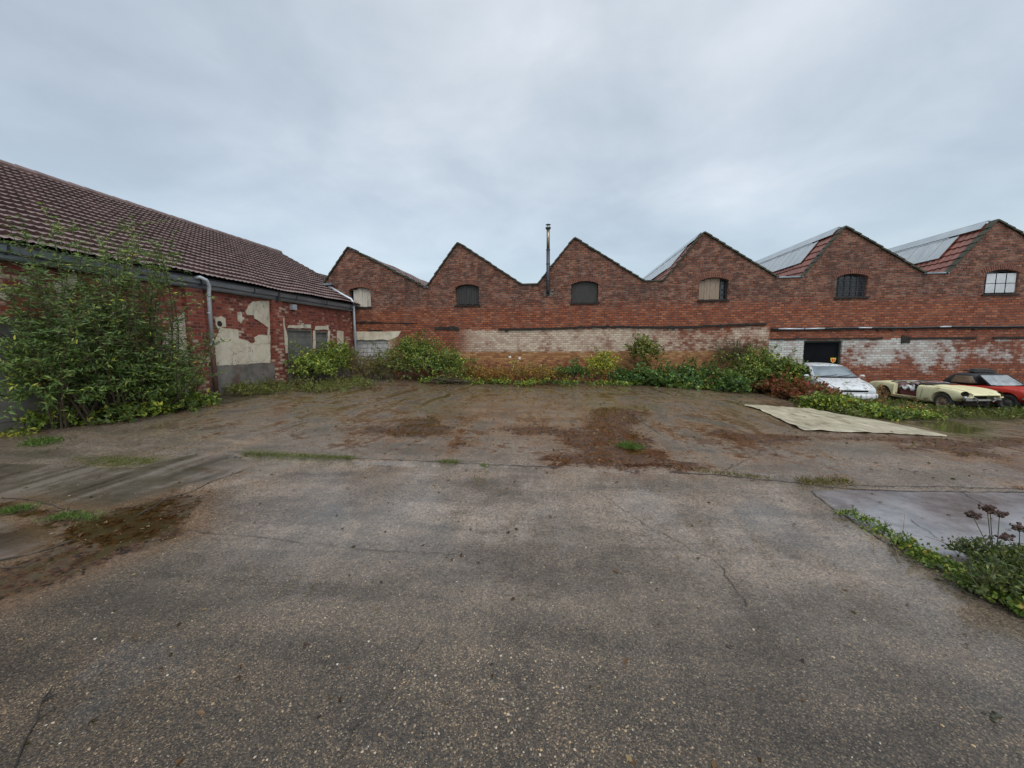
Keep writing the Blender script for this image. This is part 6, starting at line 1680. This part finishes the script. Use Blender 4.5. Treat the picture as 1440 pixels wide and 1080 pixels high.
for s in (-1, 1):
    b = MB(); b.lathe([(0, -0.13), (0.036, -0.13), (0.105, 0.02), (0.11, 0.05)], (1.60, s * 0.565, 0.605), (1, 0, 0.06), 20); b.build('headlight_bowl', M_UNDER, cream, True, True)
b = MB(); b.obox((1.72, -0.655, 0.535), (0.02, 0, 0), (0, 0.035, 0), (0, 0, 0.03)); b.build('side_lamp', M_LENS, cream, False, True)

def seam(bv, pts, d, root, name='panel_gap'):
    b = MB(); hs = []
    d = Vector(d)
    for a, c in zip(pts[:-1], pts[1:]):
        a = Vector(a); c = Vector(c); n = max(2, int((c - a).length / 0.08))
        for i in range(n + (c == Vector(pts[-1]))):
            o_ = a.lerp(c, i / n) - d * 3; h_, nn, _, _ = bv.ray_cast(o_, d)
            if h_ is not None: hs.append(h_ + (nn if nn.dot(d) < 0 else -nn) * 0.001)
    if len(hs) > 1: b.tube(hs, 0.007, 5); b.build(name, M_BLACK, root, False, True)
for root_, bvx in ((cream, None),):
    rm_ = bake(loft(ROADSTER), 2); bvx = BVHTree.FromPolygons([v.co.copy() for v in rm_.vertices], [tuple(p_.vertices) for p_ in rm_.polygons])
    seam(bvx, [(0.36, 0, 0.34), (0.40, 0, 0.55), (0.42, 0, 0.78)], (0, 1, 0), cream)
    seam(bvx, [(0.42, -0.62, 0), (0.44, 0.0, 0), (0.42, 0.62, 0)], (0, 0, -1), cream)
    seam(bvx, [(1.5, -0.40, 0), (0.9, -0.42, 0), (0.45, -0.44, 0)], (0, 0, -1), cream)
BV_ROAD = bvx
# --- red car with a black hood
HD2 = Vector((0.127, -0.986, 0)).normalized()
c = place_from_wheel(1417, 578, 1.05, -0.60, HD2)
red = empty('convertible_car', (c.x, c.y, gh(c.x, c.y)), 'red convertible with raised black soft top behind the cream wreck', 'car', 'scrapped cars by the wall', rz_of(HD2))
red.scale = (RS, RS, RS)
roadster(red, M_REDP, M_DARKRIM, False)
def tst(x, wb, zb, wt, zt): return (x, [(0, zb), (wb * 0.6, zb), (wb, zb + 0.01), (wb - 0.012, zb + (zt - zb) * 0.35), (wb - (wb - wt) * 0.6, zb + (zt - zb) * 0.72), (wt, zt - 0.05), (wt - 0.09, zt - 0.012), (wt * 0.5, zt + 0.012), (0, zt + 0.02)])
top_me = bake(loft([tst(0.02, 0.60, 0.80, 0.53, 1.165), tst(-0.15, 0.64, 0.78, 0.55, 1.20), tst(-0.5, 0.655, 0.77, 0.56, 1.215), tst(-0.78, 0.65, 0.77, 0.54, 1.17), tst(-1.0, 0.62, 0.78, 0.48, 1.02), tst(-1.18, 0.56, 0.79, 0.42, 0.87)]), 2)
top_me.materials.clear()
link('soft_top', top_me, M_HOOD, red, True, True)
bv = BVHTree.FromPolygons([v.co.copy() for v in top_me.vertices], [tuple(p_.vertices) for p_ in top_me.polygons])
for s in (-1, 1):
    panel(bv, quad_fn((-0.72, 0.845), (-0.02, 0.85), (-0.10, 1.10), (-0.62, 1.09)), 12, 8, lambda u, v: (u, s * 2, v), (0, -s, 0), 0.008).build('side_window', M_TANWIN, red, True, True)
b = MB(); fr_ = [(0.50, -0.60, 0.815), (0.06, -0.525, 1.15), (0.06, 0.525, 1.15), (0.50, 0.60, 0.815)]
b.tube(fr_ + [fr_[0]], 0.022, 8); ws = b.build('windscreen_frame', M_HOOD, red, False, True)
b = MB(); n_ = 10
for i in range(n_ + 1):
    u = i / n_ * 2 - 1; bow = 0.06 * (1 - u * u)
    b.v += [(0.50 + bow, 0.59 * u, 0.82), (0.06 + bow, 0.52 * u, 1.145)]
for i in range(n_): b.f.append((2 * i, 2 * i + 1, 2 * i + 3, 2 * i + 2)); b.mi.append(0)
g_ = b.build('windscreen', M_WIND2, red, True, True)
for s in (-1, 1):
    b = MB(); b.lathe([(0, 0.045), (0.06, 0.04), (0.095, 0.015), (0.1, -0.02), (0.1, -0.1)], (1.66, s * 0.555, 0.63), (1, 0, 0.03), 20); b.build('headlight', M_LENS, red, True, True)
b = MB(); b.box(1.775, 1.80, -0.42, 0.42, 0.42, 0.56); b.build('grille', M_BLACK, red, False, True)
b = MB(); b.tube([(1.5, -0.74, 0.47), (1.78, -0.66, 0.47), (1.85, -0.3, 0.47), (1.85, 0.3, 0.47), (1.78, 0.66, 0.47), (1.5, 0.74, 0.47)], 0.035, 8); b.build('bumper', M_CHROME, red, True, True)
b = MB(); b.obox((0.9, -0.742, 0.55), (0.08, 0, 0), (0, 0.006, 0), (0, 0, 0.02)); b.build('side_marker', M_YEL, red, False, True)
for s in (-1, 1):
    seam(BV_ROAD, [(0.30, 0, 0.74), (0.28, 0, 0.36), (-0.62, 0, 0.34), (-0.70, 0, 0.72)], (0, -s, 0), red)
seam(BV_ROAD, [(0.50, -0.60, 0), (0.50, 0.60, 0)], (0, 0, -1), red)
# a dark board lying on its roof
rm = Matrix.Translation(red.location) @ Matrix.Rotation(rz_of(HD2), 4, 'Z') @ Matrix.Scale(RS, 4)
b = MB(); q0 = rm @ Vector((-0.32, -0.05, 1.262)); ax = rm.to_3x3() @ Vector((0.10, 0.30, 0.0)); ay = rm.to_3x3() @ Vector((0.24, -0.08, -0.01))
b.obox(q0, ax, ay, (0, 0, 0.022)); b.obox(q0 + Vector((0.06, 0.02, 0.05)), ax * 0.8, ay * 0.5, (0.01, 0, 0.022))
tag(b.build('board', M_DARKWOOD), 'dark boards lying on the black soft top of the red convertible', 'board')

# --- white hatchback
def hst(x, zb, w_, zbelt, wb, a, bb, zt): return (x, [(0, zb), (0.5, zb), (w_ - 0.08, zb + 0.03), (w_ - 0.01, 0.36 if zb < 0.3 else zb + 0.08), (w_, 0.60 if zbelt > 0.66 else zbelt - 0.06), (wb, zbelt), a, bb, (0.30, zt - 0.01), (0, zt)])
HATCH = [hst(1.95, 0.27, 0.60, 0.57, 0.58, (0.55, 0.61), (0.45, 0.63), 0.66), hst(1.86, 0.22, 0.71, 0.63, 0.69, (0.64, 0.68), (0.50, 0.70), 0.72), hst(1.55, 0.20, 0.785, 0.74, 0.76, (0.70, 0.79), (0.52, 0.815), 0.84),
         hst(1.15, 0.20, 0.81, 0.83, 0.785, (0.71, 0.885), (0.52, 0.915), 0.935), hst(0.86, 0.20, 0.82, 0.885, 0.795, (0.725, 0.935), (0.54, 0.97), 0.985), hst(0.78, 0.20, 0.82, 0.90, 0.80, (0.725, 0.965), (0.56, 1.01), 1.03),
         hst(0.40, 0.20, 0.82, 0.92, 0.80, (0.70, 1.12), (0.575, 1.225), 1.25), hst(0.10, 0.20, 0.82, 0.93, 0.80, (0.675, 1.24), (0.585, 1.365), 1.40), hst(-0.05, 0.20, 0.82, 0.935, 0.80, (0.67, 1.27), (0.585, 1.395), 1.43),
         hst(-0.6, 0.20, 0.82, 0.94, 0.80, (0.67, 1.28), (0.59, 1.42), 1.455), hst(-1.4, 0.20, 0.81, 0.95, 0.79, (0.665, 1.26), (0.58, 1.39), 1.43), hst(-1.72, 0.22, 0.79, 0.94, 0.77, (0.645, 1.17), (0.55, 1.25), 1.29), hst(-1.93, 0.27, 0.72, 0.86, 0.70, (0.61, 0.95), (0.5, 1.0), 1.03)]
HW = Vector((-0.12, -0.99, 0)).normalized()
wc = (9.88, 15.9)
white = empty('hatchback_car', (wc[0], wc[1], gh(*wc)), 'dirty white hatchback overgrown by creeper in front of the black door', 'car', 'scrapped cars by the wall', rz_of(HW))
white.scale = (RS, RS, RS)
cut = []
for x in (1.22, -1.25):
    for s in (1, -1): cut.append(cyl_y(x, 0.30, 0.325, 0.52 if s > 0 else -1.0, 1.0 if s > 0 else -0.52))
base_me = bake(loft(HATCH), 2)
bv = BVHTree.FromPolygons([v.co.copy() for v in base_me.vertices], [tuple(p_.vertices) for p_ in base_me.polygons])
me = bake(base_me.copy(), 0, cut); me.materials.clear(); smooth_angle(me, 40)
link('body', me, M_WHITEP, white, False, True)
for x, y in ((1.22, 0.70), (1.22, -0.70), (-1.25, 0.70), (-1.25, -0.70)): wheel(white, x, y, 0.285, 0.17, 0.19, M_DARKRIM, x)
panel(bv, quad_fn((-0.68, 1.005), (0.68, 1.005), (0.545, 1.355), (-0.545, 1.355)), 16, 10, lambda u, v: (3, u, v), (-1, 0, 0), 0.006).build('windscreen', M_WIND, white, True, True)
b = panel(bv, quad_fn((-0.74, 0.955), (0.74, 0.955), (0.70, 1.0), (-0.70, 1.0)), 16, 3, lambda u, v: (3, u, v), (-1, 0, 0), 0.007); b.build('scuttle', M_HOOD, white, True, True)
for s in (-1, 1):
    panel(bv, quad_fn((-0.52, 0.985), (0.56, 0.985), (0.05, 1.325), (-0.50, 1.345)), 12, 8, lambda u, v: (u, s * 2, v), (0, -s, 0), 0.007).build('door_glass', M_SIDEW, white, True, True)
    panel(bv, quad_fn((-1.5, 0.99), (-0.62, 0.985), (-0.60, 1.345), (-1.32, 1.32)), 10, 8, lambda u, v: (u, s * 2, v), (0, -s, 0), 0.007).build('rear_side_glass', M_SIDEW, white, True, True)
    panel(bv, quad_fn((s * 0.42, 0.53), (s * 0.665, 0.53), (s * 0.64, 0.645), (s * 0.42, 0.635)), 6, 4, lambda u, v: (3, u, v), (-1, 0, 0), 0.009).build('headlight', M_LENS, white, True, True)
    b = MB(); b.obox((0.58, s * 0.91, 1.005), (0.05, 0, 0), (0, 0.085, 0), (0, 0, 0.055))
    m = b.mesh('m'); bm = bmesh.new(); bm.from_mesh(m); bmesh.ops.bevel(bm, geom=bm.edges[:], offset=0.03, segments=3, affect='EDGES'); bm.to_mesh(m); bm.free()
    mi = link('wing_mirror', m, M_WHITEP, white, True, True)
    b = MB(); b.obox((0.60, s * 0.815, 0.975), (0.03, 0, 0), (0, 0.045, 0), (0, 0, 0.02)); b.build('mirror_arm', mat_noise('orange_rust', (0.25, 0.07, 0.03), (0.4, 0.14, 0.08), 20, 0.7, 0.2, 40), mi, False, True)
panel(bv, quad_fn((-0.40, 0.555), (0.40, 0.555), (0.40, 0.615), (-0.40, 0.615)), 10, 2, lambda u, v: (3, u, v), (-1, 0, 0), 0.008).build('grille', M_BLACK, white, True, True)
b = MB(); pts = [(1.50, -0.80), (1.78, -0.75), (1.93, -0.55), (1.99, -0.2), (1.99, 0.2), (1.93, 0.55), (1.78, 0.75), (1.50, 0.80)]
prof_b = [(0.0, 0.30), (0.015, 0.36), (0.02, 0.44), (0.0, 0.49)]
for px_, py_ in pts:
    d = Vector((px_ - 1.0, py_ * 0.9, 0)).normalized()
    b.v += [(px_ + d.x * (o_ + 0.02), py_ + d.y * (o_ + 0.02), z) for o_, z in prof_b]
for i in range(len(pts) - 1):
    for j in range(3): q = i * 4 + j; b.f.append((q, q + 1, q + 5, q + 4)); b.mi.append(0)
bu = b.build('bumper', M_WHITEP, white, True, True); m_ = bu.modifiers.new('t', 'SOLIDIFY'); m_.thickness = 0.03
b = MB()
for (y0, y1) in ((-0.55, 0.02), (0.0, 0.50)):
    a_ = bv.ray_cast(Vector((3, y0, 1.0)), Vector((-1, 0, 0)))[0]; c_ = bv.ray_cast(Vector((3, y1, 1.06)), Vector((-1, 0, 0)))[0]
    b.tube([a_ + Vector((0.02, 0, 0.01)), (a_ + c_) / 2 + Vector((0.04, 0, 0.01)), c_ + Vector((0.025, 0, 0.01))], 0.008, 6)
b.build('wiper', M_HOOD, white, False, True)
for s in (-1, 1):
    seam(bv, [(0.62, 0, 0.95), (0.66, 0, 0.60), (0.60, 0, 0.28), (-0.50, 0, 0.27), (-0.60, 0, 0.60), (-0.57, 0, 0.95)], (0, -s, 0), white)
    seam(bv, [(1.80, s * 0.56, 0), (1.3, s * 0.64, 0), (0.86, s * 0.70, 0)], (0, 0, -1), white)
    b = MB(); b.obox((0.05, s * 0.822, 0.84), (0.07, 0, 0), (0, 0.012, 0), (0, 0, 0.014)); b.build('door_handle', M_HOOD, white, False, True)
b = MB(); b.box(1.955, 1.975, -0.26, 0.26, 0.335, 0.44); b.build('number_plate', M_UNDER, white, False, True)
